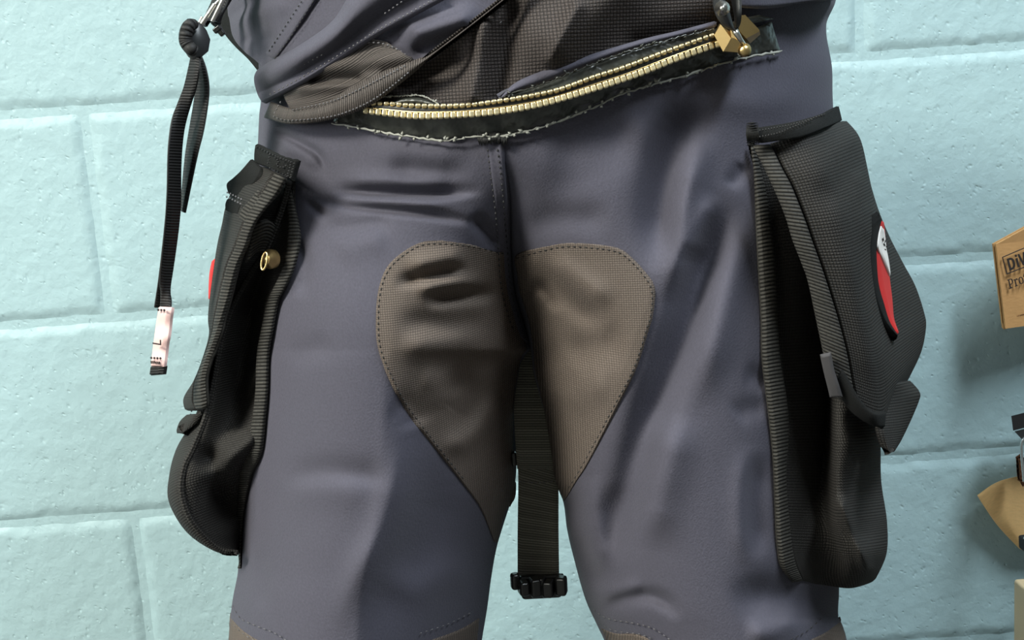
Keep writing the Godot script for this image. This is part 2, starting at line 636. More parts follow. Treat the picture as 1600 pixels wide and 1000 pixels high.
func make_room() -> void:
	var wb := slab("wall_back", Vector3(RX0 - 0.1, 0, -0.12), Vector3(RX1 + 0.1, RY1, -0.0028), M.paint)
	slab("floor", Vector3(RX0 - 0.1, -0.1, -0.12), Vector3(RX1 + 0.1, 0, RZ1 + 0.1), M.concrete)
	slab("ceiling", Vector3(RX0 - 0.1, RY1, -0.12), Vector3(RX1 + 0.1, RY1 + 0.1, RZ1 + 0.1), M.plaster)
	slab("wall_right", Vector3(RX1, 0, 0), Vector3(RX1 + 0.1, RY1, RZ1), M.plaster)
	slab("wall_front", Vector3(RX0 - 0.1, 0, RZ1), Vector3(RX1 + 0.1, RY1, RZ1 + 0.1), M.plaster)
	# left wall with an opening for the unseen window, z 1.0 .. 2.5, y 1.05 .. 2.45
	var wl := slab("wall_left", Vector3(RX0 - 0.1, 0, 0), Vector3(RX0, 1.05, RZ1), M.plaster)
	slab("wall_panel", Vector3(RX0 - 0.1, 2.45, 0), Vector3(RX0, RY1, RZ1), M.plaster, wl)
	slab("wall_panel", Vector3(RX0 - 0.1, 1.05, 0), Vector3(RX0, 2.45, 1.0), M.plaster, wl)
	slab("wall_panel", Vector3(RX0 - 0.1, 1.05, 2.5), Vector3(RX0, 2.45, RZ1), M.plaster, wl)
	var win := slab("unseen_window_1", Vector3(RX0 - 0.09, 1.05, 1.0), Vector3(RX0 - 0.03, 1.10, 2.5), M.white)  # window out of view, built round the left area light
	for q in [[2.40, 2.45, 1.0, 2.5], [1.10, 2.40, 1.0, 1.05], [1.10, 2.40, 2.45, 2.5], [1.10, 2.40, 1.73, 1.77]]:
		slab("unseen_window_frame", Vector3(RX0 - 0.09, q[0], q[2]), Vector3(RX0 - 0.03, q[1], q[3]), M.white, win)
	var frost := plain(Color(0.9, 0.92, 0.92), 0.6)
	frost.emission_enabled = true
	frost.emission = Color(0.95, 0.98, 1.0)
	frost.emission_energy_multiplier = 1.2  # panes out of view glow to go with the unseen window
	for q in [[1.05, 1.73], [1.77, 2.45]]:
		slab("unseen_window_pane", Vector3(RX0 - 0.065, 1.10, q[0]), Vector3(RX0 - 0.055, 2.40, q[1]), frost, win, 0.002)
	# unseen ceiling fixtures that go with the two lamp lights
	var glow := plain(Color(0.95, 0.95, 0.95), 0.5)
	glow.emission_enabled = true
	glow.emission = Color(0.96, 1.0, 0.98)
	glow.emission_energy_multiplier = 1.5  # diffusers of the unseen lamps glow to go with their lights
	for f in [["unseen wide ceiling light that lights the suit from the upper left", Vector3(-1.25, RY1, 1.9), Vector3(1.26, 0.06, 0.6)], ["unseen ceiling light on the right that brightens the right part of the wall", Vector3(1.25, RY1, 1.35), Vector3(0.34, 0.06, 1.26)]]:
		var t := thing("unseen_ceiling_light", f[1] - Vector3(0, 0.06, 0), f[0], "ceiling light")
		var c: Vector3 = f[1]
		var s: Vector3 = f[2]
		slab("housing", c - Vector3(s.x / 2, 0.06, s.z / 2), c + Vector3(s.x / 2, 0, s.z / 2), M.white, t)
		slab("unseen_lamp_diffuser", c - Vector3(s.x / 2 - 0.03, 0.068, s.z / 2 - 0.03), c + Vector3(s.x / 2 - 0.03, -0.06, s.z / 2 - 0.03), glow, t)
	# the wall's blocks
	var nz := FastNoiseLite.new()
	nz.seed = 12
	nz.frequency = 38.0
	nz.fractal_octaves = 3
	var L := 0.491
	var rough := []
	for k in 5: rough.append(block_mesh(L, 0.2, 118, 50, nz, k * 3.7))
	var simple := []
	for k in 2: simple.append(block_mesh(L, 0.2, 5, 3, nz, k * 3.7))
	var n := 0
	for r in 13:
		var y0 := r * 0.2
		# which courses start at a joint at x = 0: the one under y = 1.0 and every second from there; the next but one likewise
		var shift := 0.0 if r % 2 == 0 else L * 0.5
		for k in range(-6, 7):
			var x0 := k * L + shift
			var a := maxf(x0, RX0)
			var b := minf(x0 + L, RX1)
			if b - a < 0.02: continue
			var o := MeshInstance3D.new()
			o.name = "concrete_block"
			var near := x0 + L > -0.25 and x0 < 1.0 and r >= 2 and r <= 6
			if b - a > L - 0.01:
				o.mesh = rough[(n * 3 + r) % 5] if near else simple[n % 2]
			else:
				o.mesh = block_mesh(b - a, 0.2, 5, 3, nz, 1.3)
			o.material_override = M.paint
			wb.add_child(o, true)
			o.position = Vector3(a, y0, 0)
			n += 1

func block_mesh(w: float, h: float, nx: int, ny: int, nz: FastNoiseLite, off: float) -> ArrayMesh:
	var g := 0.0035
	var P := []
	var mb := MB.new()
	var coarse := nx < 10
	for j in ny + 1:
		var row := PackedVector3Array()
		var v := float(j) / ny
		for i in nx + 1:
			var u := float(i) / nx
			if coarse:
				u = [0.0, 0.012, 0.03, 0.97, 0.988, 1.0][i]
				v = [0.0, 0.05, 0.95, 1.0][j]
			var x := lerpf(g, w - g, u)
			var y := lerpf(h - g, g, v)
			var e := minf(minf(x - g, w - g - x), minf(y - g, h - g - y))
			var k := nz.get_noise_2d(x + off, y - off)
			var wide := 0.0085 + 0.004 * nz.get_noise_2d(x * 0.35 + off + 9.0, y * 0.35)
			var t := clampf((e + 0.0025 * k) / wide, 0.0, 1.0)
			var z := -0.0030 * (1.0 - t * t * (3.0 - 2.0 * t)) + 0.0006 * k * t
			row.append(Vector3(x, y, z))
		P.append(row)
	mb.grid(P)
	return mb.mesh()

# ------------------------------------------------------------------ outline and folds of the suit
func make_outline() -> void:
	table("left", [[-500, 455], [-60, 402], [100, 404], [150, 408], [180, 405], [250, 402], [350, 398], [450, 393], [600, 388], [750, 380], [890, 372], [940, 363], [1000, 357], [1060, 356], [1400, 400], [2200, 470]])
	table("right", [[-500, 1250], [-60, 1306], [0, 1306], [40, 1291], [105, 1300], [150, 1301], [250, 1306], [400, 1310], [600, 1312], [800, 1311], [925, 1311], [964, 1310], [976, 1316], [1000, 1323], [1060, 1330], [1400, 1290], [2200, 1230]])
	var seam := [[-500, 780], [150, 779], [215, 782], [228, 784], [300, 796], [396, 799], [452, 804], [508, 820], [545, 829]]
	table("inner_left", seam + [[556, 820], [575, 812], [640, 808], [700, 808], [745, 806], [775, 801], [797, 794], [825, 785], [856, 776], [900, 768], [952, 761], [1000, 753], [1060, 745], [1400, 720], [2200, 650]])
	table("inner_right", seam + [[560, 831], [582, 833], [640, 848], [700, 858], [750, 867], [784, 880], [827, 886], [870, 896], [937, 915], [981, 935], [1000, 944], [1060, 965], [1400, 1000], [2200, 1020]])
	fold.resize(FW * FH)
	fold.fill(0.0)
	# left hip
	stamp([[415, 203], [445, 212], [475, 228], [500, 245], [513, 280]], -6, 5, 4)
	stamp([[430, 232], [470, 240], [500, 268]], 3, 8)
	stamp([[505, 297], [560, 300], [620, 303], [690, 304], [760, 298]], -8, 9, 4)
	stamp([[505, 280], [600, 284], [740, 282]], 4, 10)
	stamp([[500, 318], [600, 316], [720, 322]], 3, 6)
	stamp([[475, 303], [530, 320], [600, 328], [670, 336], [760, 352]], -4.5, 6, 4)
	stamp([[476, 312], [500, 332], [515, 338]], -3, 5)
	stamp([[500, 357], [560, 355], [620, 343]], -3, 10)
	stamp([[600, 255], [660, 272], [740, 278]], -4, 14)
	stamp([[735, 335], [752, 352], [768, 372], [778, 392]], -6, 8)
	stamp([[560, 235], [640, 240], [740, 245]], 3, 16)
	stamp([[468, 370], [478, 420], [465, 470]], -4, 8)
	stamp([[520, 400], [560, 380], [610, 365]], 2.5, 18)
	# left thigh
	stamp([[430, 752], [500, 737], [570, 742], [620, 752]], -3, 15, 11)
	stamp([[430, 775], [510, 768], [590, 775]], 1.5, 18)
	stamp([[445, 560], [480, 550], [520, 530]], -2, 14)
	stamp([[610, 640], [624, 700], [618, 760], [598, 830], [560, 900], [520, 1000]], 7, 26, 16, 0.4)
	stamp([[660, 700], [680, 780], [650, 860], [610, 940], [590, 1020]], -7, 30)
	stamp([[590, 880], [640, 920], [700, 900], [760, 880]], 4, 20)
	stamp([[400, 850], [410, 900], [408, 960]], -3, 9)
	# crotch patches
	stamp([[612, 446], [650, 436], [690, 428], [735, 416]], -6, 9, 5)
	stamp([[630, 420], [680, 408], [740, 400]], 4, 12)
	stamp([[640, 452], [700, 446], [760, 436]], 5, 8)
	stamp([[660, 470], [710, 464], [760, 460], [784, 446]], -8, 10, 7)
	stamp([[610, 512], [650, 505], [720, 508], [780, 490]], -4, 14)
	stamp([[620, 540], [690, 535], [760, 520]], 3.5, 14)
	stamp([[690, 585], [728, 610], [728, 650], [700, 672]], -8, 20)
	stamp([[680, 705], [720, 690], [755, 660], [785, 610]], 8, 13)
	stamp([[612, 625], [640, 640], [655, 670]], -4, 16)
	stamp([[650, 590], [680, 600], [700, 640]], 3, 16)
	stamp([[832, 405], [865, 445], [900, 480], [950, 515]], -7, 13)
	stamp([[850, 400], [900, 435], [960, 480]], 4, 14)
	stamp([[814, 462], [840, 450], [858, 464], [868, 492]], -6, 8, 6)
	stamp([[838, 478], [845, 520], [850, 580], [865, 660]], 7, 13)
	stamp([[880, 560], [930, 540], [985, 535]], -5, 20)
	stamp([[880, 640], [920, 610], [960, 600]], 3, 18)
	# right hip
	stamp([[1130, 175], [1085, 190], [1058, 212], [1042, 262], [1032, 340], [1040, 430]], -13, 18, 22)
	stamp([[1110, 205], [1085, 260], [1065, 340], [1058, 420], [1040, 480]], 9, 16)
	stamp([[1150, 305], [1122, 365], [1094, 425], [1075, 500], [1045, 580], [1005, 690], [980, 780], [958, 860], [948, 925]], -18, 18, 22, 0.22)
	stamp([[1120, 300], [1095, 350], [1075, 410]], 5, 12)
	stamp([[1166, 255], [1148, 280], [1138, 296]], -3, 8)
	stamp([[1160, 310], [1150, 400], [1120, 520], [1090, 640]], 6, 18)
	stamp([[830, 300], [880, 290], [960, 240], [1010, 210]], -3, 24)
	stamp([[815, 370], [840, 350], [890, 340], [960, 345]], -3, 16)
	stamp([[850, 250], [930, 215], [1000, 190]], -4, 22)
	stamp([[1030, 170], [1100, 150], [1200, 160], [1290, 130]], 3, 20)
	# right thigh
	stamp([[920, 740], [925, 810], [938, 870], [946, 905]], 9, 15)
	stamp([[1060, 640], [1030, 760], [1005, 860]], 7, 26)
	stamp([[892, 830], [915, 880], [945, 925]], -7, 12)
	stamp([[930, 958], [970, 938], [1015, 930], [1045, 945], [1058, 975]], -6, 7, 9)
	stamp([[930, 935], [970, 922], [1010, 915]], 3, 8)
	stamp([[1160, 585], [1185, 590], [1205, 605]], -3, 12)
	stamp([[1145, 655], [1170, 640], [1200, 640]], -2.5, 13)
	stamp([[1185, 700], [1178, 790], [1185, 880]], -6, 13)
	stamp([[1170, 690], [1160, 790], [1165, 890]], 4, 12)
	stamp([[1140, 955], [1190, 930], [1260, 930], [1310, 900]], -9, 20)
	stamp([[1160, 990], [1210, 985], [1260, 960]], 5, 14)

func hull_rows() -> Array:
	var rows := []
	var y := -480.0
	while y < -60.0:
		rows.append(y)
		y += 30.0
	while y < 1060.0:
		rows.append(y)
		y += 3.5
	while y < 1960.0:
		rows.append(y)
		y += 40.0
	return rows

func make_body(root: Node3D) -> void:
	var rows := hull_rows()
	var mb := MB.new()
	var C := 112
	for half in 2:
		var F := []
		var B := []
		for y in rows:
			var a := T("left", y) if half == 0 else T("inner_right", y)
			var b := T("inner_left", y) if half == 0 else T("right", y)
			var f := PackedVector3Array()
			var k := PackedVector3Array()
			for j in C + 1:
				var u := float(j) / C
				u = lerpf(u, 0.5 - 0.5 * cos(PI * u), 0.75)
				var px := lerpf(a, b, u)
				var d := dome(px, y)
				var p := W(px, y, ZM + d + crease(px, y) * sm(0.0, 0.05, d))
				var q := W(px, y, ZM)
				q.z = ZM + out_by - d * 0.86
				f.append(Vector3(p.x, maxf(p.y, 0.03), p.z))
				k.append(Vector3(q.x, maxf(q.y, 0.03), q.z))
			F.append(f)
			B.append(k)
		mb.grid(F)
		mb.grid(B, [], true)
		mb.grid([B[0], F[0]])
		mb.grid([F[F.size() - 1], B[B.size() - 1]])
	put(mb, "trousers", M.navy, root)
	for px in [560.0, 1120.0]:
		var b := MB.new()
		var at := W(px, 1940.0, ZM)
		b.tube(PackedVector3Array([Vector3(at.x, 0.055, 0.37), Vector3(at.x, 0.06, 0.41), Vector3(at.x, 0.06, 0.5), Vector3(at.x, 0.05, 0.6), Vector3(at.x, 0.04, 0.65)]), [0.04, 0.052, 0.055, 0.05, 0.035], 14)
		put(b, "boot", M.dark, root)

# depth of the jacket, which rounds off towards its left edge
func zj(x: float, y: float) -> float:
	var d := maxf(0.0, 480.0 - x)
	return Z(maxf(x, 480.0), y) - 0.00030 * d - 0.0000055 * d * d

func ridge(px: float, py: float, ax: float, ay: float, bx: float, by: float, s: float) -> float:
	var a := Vector2(ax, ay)
	var d := Vector2(bx, by) - a
	var p := Vector2(px, py)
	var t := clampf((p - a).dot(d) / d.length_squared(), 0.0, 1.0)
	return exp(-p.distance_squared_to(a + d * t) / (2.0 * s * s))

# stitches along a line; zf(px, py, pz) gives the depth
func stitch(parent: Node, paths: Array, zf: Callable, mat: Material = null, step := 9.0, long := 6.4, r := 0.0005, called := "stitching") -> void:
	var mb := MB.new()
	for pts in paths:
		var l := 0.0
		for i in pts.size() - 1: l += Vector2(pts[i + 1][0] - pts[i][0], pts[i + 1][1] - pts[i][1]).length()
		var n := maxi(2, int(l / 1.5))
		var s := samp(pts, n)
		var per := int(step / 1.5)
		var inl := maxi(1, int(long / 1.5))
		var i := 0
		while i + inl <= n:
			var a := s[i]
			var b := s[i + inl]
			var pa := W(a.x, a.y, zf.call(a.x, a.y, a.z))
			var pb := W(b.x, b.y, zf.call(b.x, b.y, b.z))
			mb.bead(pa, pb, r, Vector3(0, 0.15, 1).normalized())
			i += per
	var o := put(mb, called, M.thread if mat == null else mat, parent)
	meta(o, "", "", "", "stuff")

func on_suit(lift: float) -> Callable:
	return func(x, y, _z): return Z(x, y) + lift

func own(lift: float) -> Callable:
	return func(_x, _y, z): return z + lift

# a ragged bead of dried glue along a line on the suit
func frayed(parent: Node, pts: Array, lift: float, r: float, mat: Material, lumps: int) -> void:
	var mb := MB.new()
	var n := 110
	var s := samp(pts, n)
	var path := PackedVector3Array()
	var rad := []
	for i in n + 1:
		var x := s[i].x
		var y := s[i].y + rng.randf_range(-1.2, 1.2)
		path.append(W(x, y, Z(x, y) + lift))
		rad.append(r * rng.randf_range(0.3, 1.1))
	mb.tube(path, rad, 6)
	for k in lumps:
		var a := path[rng.randi_range(1, n - 1)]
		mb.bead(a, a + Vector3(rng.randf_range(-1, 1), rng.randf_range(-0.6, 0.9), 0.3) * 0.0035, r * 1.3, Vector3(0, 0, 1))
	meta(put(mb, "glue_edge", mat, parent), "", "", "", "stuff")

# ------------------------------------------------------------------ the suit
func make_suit() -> void:
	var foot := Vector3(0.36, 0.0, ZM + out_by)
	var root := thing("drysuit", foot, "dark navy drysuit with brown crotch patches, a brass front zipper and two black cargo pockets", "drysuit")
	make_body(root)
	make_patches(root)
	make_top(root)
	make_zipper(root)
	make_pocket_left(root)
	make_pocket_right(root)
	make_side_buckle(root)

func make_patches(root: Node3D) -> void:
	var arch_l := [[690, 376], [660, 378], [632, 391], [604, 416], [590, 452], [586, 500], [590, 548], [612, 601], [637, 645], [685, 707], [723, 755], [752, 795], [774, 850]]
	var seam_l := [[690, 376], [736, 383], [776, 394], [798, 399], [803, 452], [819, 508], [827, 545], [818, 558], [806, 620], [804, 700], [806, 774], [790, 800], [776, 852]]
	var mb := MB.new()
	mb.planar = true
	mb.sheet(skin([arch_l, seam_l], 130, 60, func(_u, _v): return 0.0016), 0.003, 0.6)
	var a := put(mb, "crotch_patch", M.brown, root)
	stitch(a, [[[788, 397], [738, 385], [690, 381], [660, 383], [636, 395], [609, 419], [595, 453], [591, 500], [595, 547], [617, 599], [642, 642], [690, 705], [727, 752]]], on_suit(0.0018), M.thread, 9.0)
	var arch_r := [[880, 381], [920, 382], [964, 388], [986, 401], [1008, 424], [1024, 452], [1022, 492], [1014, 520], [996, 576], [968, 630], [920, 721], [900, 752], [881, 784]]
	var seam_r := [[880, 381], [840, 389], [803, 400], [805, 430], [808, 456], [822, 500], [830, 545], [834, 582], [848, 640], [858, 700], [867, 750], [880, 783], [880.5, 784]]
	var mb2 := MB.new()
	mb2.planar = true
	mb2.sheet(skin([seam_r, arch_r], 120, 60, func(_u, _v): return 0.0016), 0.003, 0.6)
	var b := put(mb2, "crotch_patch", M.brown, root)
	stitch(b, [[[806, 404], [840, 394], [880, 386], [920, 387], [962, 393], [982, 405], [1003, 427], [1018, 453], [1017, 491], [1009, 518], [991, 574], [963, 628], [915, 718], [884, 770]]], on_suit(0.0018), M.thread, 9.0)
	# the raised seam down the middle and its two rows of stitches
	var s := MB.new()
	s.sheet(skin([[[760, 222], [764, 260], [772, 320], [777, 396], [781, 440], [792, 490], [804, 520]], [[785, 222], [790, 260], [797, 320], [800, 396], [804, 452], [818, 506], [827, 540]]], 90, 8, func(u, _v): return 0.0006 + 0.0026 * sm(0.1, 0.95, u)), 0.003, 0.5)
	var sm_ := put(s, "centre_seam", M.navy, root)
	stitch(sm_, [[[762, 232], [766, 268], [774, 330], [779, 396], [783, 445], [794, 492], [804, 520]], [[777, 232], [782, 268], [788, 330], [793, 396], [798, 452], [812, 505], [822, 536]]], on_suit(0.0030), M.thread, 10.0, 7.0, 0.0006)
	var t := MB.new()
	for k in 26:
		var x := 747.0 + k * 1.75
		var y := 216.0 + sin(k * 0.3) * 2.0
		t.bead(W(x, y - 8 - rng.randf() * 3, Z(x, y) + 0.0045), W(x + rng.randf_range(-2, 2), y + 9 + rng.randf() * 3, Z(x, y) + 0.0045), 0.0011, Vector3(0, 0, 1))
	meta(put(t, "bar_tack", M.thread, root), "", "", "", "stuff")
	# knee patches at the bottom of the frame
	var kl := MB.new()
	kl.planar = true
	kl.sheet(skin([[[359, 960], [356, 1000], [357, 1060]], [[385, 988], [384, 1020], [384, 1060]], [[430, 1008], [430, 1030], [430, 1060]], [[560, 1030], [560, 1045], [560, 1060]], [[700, 990], [700, 1020], [700, 1060]], [[752, 962], [748, 1000], [745, 1060]]], 24, 60, func(_u, _v): return 0.0014), 0.003)
	var ka := put(kl, "knee_patch", M.brown, root)
	stitch(ka, [[[363, 945], [375, 966], [400, 978], [430, 990], [460, 1010]], [[364, 976], [385, 994], [420, 1012]], [[655, 990], [700, 975], [740, 955]]], on_suit(0.0022), M.thread_pale, 9.0)
	var kr := MB.new()
	kr.planar = true
	kr.sheet(skin([[[936, 978], [946, 1000], [966, 1060]], [[960, 988], [970, 1010], [980, 1060]], [[1000, 992], [1005, 1015], [1010, 1060]], [[1060, 1022], [1060, 1040], [1060, 1060]], [[1200, 1022], [1200, 1040], [1200, 1060]], [[1280, 992], [1280, 1020], [1280, 1060]], [[1314, 966], [1325, 1000], [1332, 1060]]], 24, 70, func(_u, _v): return 0.0014), 0.003)
	var kb := put(kr, "knee_patch", M.brown, root)
	stitch(kb, [[[920, 945], [945, 965], [990, 974], [1020, 982], [1050, 1002]], [[935, 973], [960, 986], [1000, 991], [1025, 1002]]], on_suit(0.0022), M.thread_pale, 9.0)
	stitch(kb, [[[1235, 1000], [1262, 985], [1290, 960]]], on_suit(0.0022), M.thread, 9.0)

func make_top(root: Node3D) -> void:
	# black woven lining behind the zipper
	var li := MB.new()
	li.planar = true
	var lf := func(_u, _v, x, y): return Z(x, y) + 0.008 + 0.010 * ridge(x, y, 755, 40, 738, 150, 12) - 0.007 * ridge(x, y, 800, 20, 775, 150, 13) + 0.014 * ridge(x, y, 870, 60, 960, -20, 34) + 0.006 * ridge(x, y, 862, 90, 900, 10, 9) - 0.006 * ridge(x, y, 1000, 72, 1160, 30, 16) - 0.006 * ridge(x, y, 640, 120, 720, 90, 20)
	li.sheet(loft([[[560, -220], [560, 40], [560, 160]], [[640, -220], [630, 40], [620, 168]], [[700, -220], [690, 40], [680, 170]], [[800, -220], [790, 40], [775, 166]], [[900, -220], [890, 0], [880, 125]], [[1010, -220], [1005, 0], [1000, 92]], [[1170, -220], [1160, 0], [1145, 58]]], 110, 130, lf), 0.002)
	var lining := put(li, "torso_lining", M.lining, root)
	stitch(lining, [[[728, 62], [750, 48], [772, 32]], [[744, 69], [762, 60], [780, 38], [786, 30]], [[818, 12], [832, 5], [850, -8]]], on_suit(0.0062), M.thread_pale, 12.0, 8.0)
	# dark navy layer in the recess over the belt
	var inn := MB.new()
	inn.sheet(loft([[[560, -220], [560, 0], [565, 70]], [[620, -220], [620, 0], [622, 105]], [[690, -220], [680, 0], [672, 90]], [[800, -220], [795, -40], [790, 0]]], 75, 60, func(_u, _v, x, y): return Z(x, y) + 0.012 + 0.010 * ridge(x, y, 655, 52, 720, 30, 15) - 0.006 * ridge(x, y, 660, 75, 715, 62, 10)), 0.002)
	put(inn, "inner_layer", M.navy, root)
	# navy flap between lining and zipper
	var nf := MB.new()
	nf.sheet(skin([[[782, 155], [800, 148], [850, 133], [925, 103], [982, 82], [1050, 63], [1120, 46]], [[779, 156], [800, 130], [835, 112], [905, 88], [1000, 60], [1060, 46], [1120, 30]]], 80, 8, func(u, _v): return 0.0105 + 0.004 * sin(PI * u)), 0.003)
	put(nf, "zipper_flap", M.navy, root)
	# right end of the jacket above the hip
	var jr := MB.new()
	jr.sheet(skin([[[1130, -220], [1140, -20], [1148, 14]], [[1200, -220], [1200, -20], [1205, 13]], [[1260, -220], [1258, -20], [1262, 6]], [[1300, -220], [1306, -30], [1307, 0]]], 56, 40, func(u, v): return 0.016 + 0.007 * sm(0.3, 1.0, v) + 0.004 * sin(u * 9.0)), 0.004)
	put(jr, "jacket_skirt", M.navy, root, "right end of the jacket skirt")
	# brown belt of flat webbing
	var p1 := MB.new()
	p1.sheet(loft([[[439, 141], [444, 156], [455, 176]], [[484, 118], [490, 140], [500, 176]], [[540, 84], [548, 110], [556, 160]], [[568, 62], [590, 84], [600, 132]], [[602, 64], [628, 80], [648, 98]]], 36, 70, func(_u, _v, x, y): return Z(x, y) + 0.013 + 0.007 * ridge(x, y, 510, 104, 640, 88, 13) - 0.007 * ridge(x, y, 490, 124, 560, 124, 6) + 0.005 * ridge(x, y, 470, 140, 590, 122, 7)), 0.002)
	var belt := put(p1, "belt_panel", M.waist, root)
	stitch(belt, [[[566, 66], [598, 68], [624, 79], [645, 94]]], func(x, y, _z): return Z(x, y) + 0.0175, M.thread_pale, 8.0, 6.0, 0.0007)
	var tuck := MB.new()
	tuck.sheet(skin([[[574, 66], [580, 74], [586, 82]], [[612, 46], [616, 60], [620, 74]], [[626, 58], [640, 78], [652, 92]]], 14, 24, func(_u, _v): return 0.011), 0.002)
	put(tuck, "belt_end", M.brown, root)
	var bb := MB.new()
	var lower := [[409, 184], [445, 195], [480, 195], [512, 190], [550, 179], [590, 160], [640, 122], [676, 88], [720, 55], [792, -2], [850, -50]]
	var upper := [[420, 157], [452, 167], [480, 166], [512, 155], [545, 135], [590, 112], [640, 94], [674, 82], [717, 51], [789, -5], [846, -54]]
	bb.sheet(skin([lower, upper], 130, 12, func(u, v): return 0.0175 + 0.004 * sin(PI * u) - 0.003 * sm(0.55, 0.8, v)), 0.0022)
	var band := put(bb, "waist_belt", M.waist_turned, root)
	stitch(band, [[[426, 181], [450, 188], [512, 183], [552, 171], [592, 150], [640, 112]], [[428, 178], [438, 160], [440, 155]], [[456, 172], [512, 160], [548, 146], [592, 124], [636, 101]]], func(x, y, _z): return Z(x, y) + 0.0215, M.thread_pale, 7.0, 5.0, 0.0006)
	# jacket: the upper piece, the strip with two seams, and the hem folded over
	var ju := MB.new()
	ju.sheet(loft([[[340, -220], [353, 0], [357, 30], [363, 58], [380, 80], [400, 96], [415, 112]], [[420, -220], [415, -30], [412, 0], [412, 40], [420, 70], [432, 92], [440, 110]], [[500, -220], [495, -40], [490, 0], [480, 30], [476, 50], [476, 70], [480, 100]], [[580, -220], [570, -60], [560, -40], [552, -20], [545, 0], [535, 20], [530, 50]]], 90, 70, func(u, v, x, y): return zj(x, y) + 0.018 + 0.006 * ridge(x, y, 375, 30, 430, 10, 13) - 0.007 * ridge(x, y, 360, 26, 395, 6, 7) - 0.004 * ridge(x, y, 385, 62, 420, 58, 6)), 0.003)
	var jk := put(ju, "jacket_skirt", M.navy, root, "left end of the jacket skirt")
	var js := MB.new()
	js.sheet(loft([[[520, -90], [495, -45], [470, -3], [440, 42], [411, 84]], [[552, -90], [527, -45], [500, -1], [466, 50], [432, 96]]], 60, 8, func(u, _v, x, y): return zj(x, y) + 0.020 + 0.002 * sin(PI * u) - 0.004 * sm(0.75, 1.0, u)), 0.002)
	var strip := put(js, "seam_strip", M.navy, root)
	stitch(strip, [[[476, -5], [445, 42], [416, 86]], [[494, -5], [461, 48], [428, 94]]], func(x, y, _z): return zj(x, y) + 0.0228, M.thread, 7.5, 5.0, 0.0006)
	var jh := MB.new()
	jh.sheet(loft([[[412, 102], [401, 110], [396, 124], [401, 146], [409, 161]], [[430, 90], [425, 98], [424, 112], [428, 134], [436, 146]], [[470, 68], [466, 78], [468, 94], [472, 112], [478, 124]], [[520, 30], [520, 46], [524, 64], [528, 80], [534, 89]], [[560, -30], [566, -5], [574, 20], [582, 40], [592, 52]], [[640, -110], [648, -80], [660, -50], [674, -20], [695, -3]]], 40, 110, func(u, v, x, y): return zj(x, y) + 0.018 + 0.014 * sin(PI * clampf(v * 1.3, 0, 1)) + 0.003 * v), 0.003)
	var hem := put(jh, "jacket_hem", M.navy, root)
	var hz := func(x, y, _z): return zj(x, y) + 0.0275
	stitch(hem, [[[420, 148], [440, 138], [478, 117], [534, 83], [592, 46], [640, 20], [690, -8]], [[418, 124], [440, 118], [476, 100], [510, 82]], [[600, 22], [626, 4], [640, -6]]], hz, M.thread_pale, 7.5, 5.0, 0.0006)
	# black edge of the jacket on the left
	var je := MB.new()
	je.sheet(loft([[[352, -60, .07], [339, 20, .075], [344, 46, .08], [366, 74, .09], [386, 94, .10], [401, 113, .12]], [[378, -60, .09], [364, 10, .10], [362, 36, .10], [372, 62, .11], [394, 78, .12], [418, 101, .14]]], 40, 8), 0.003)
	put(je, "jacket_binding", M.felt, root)

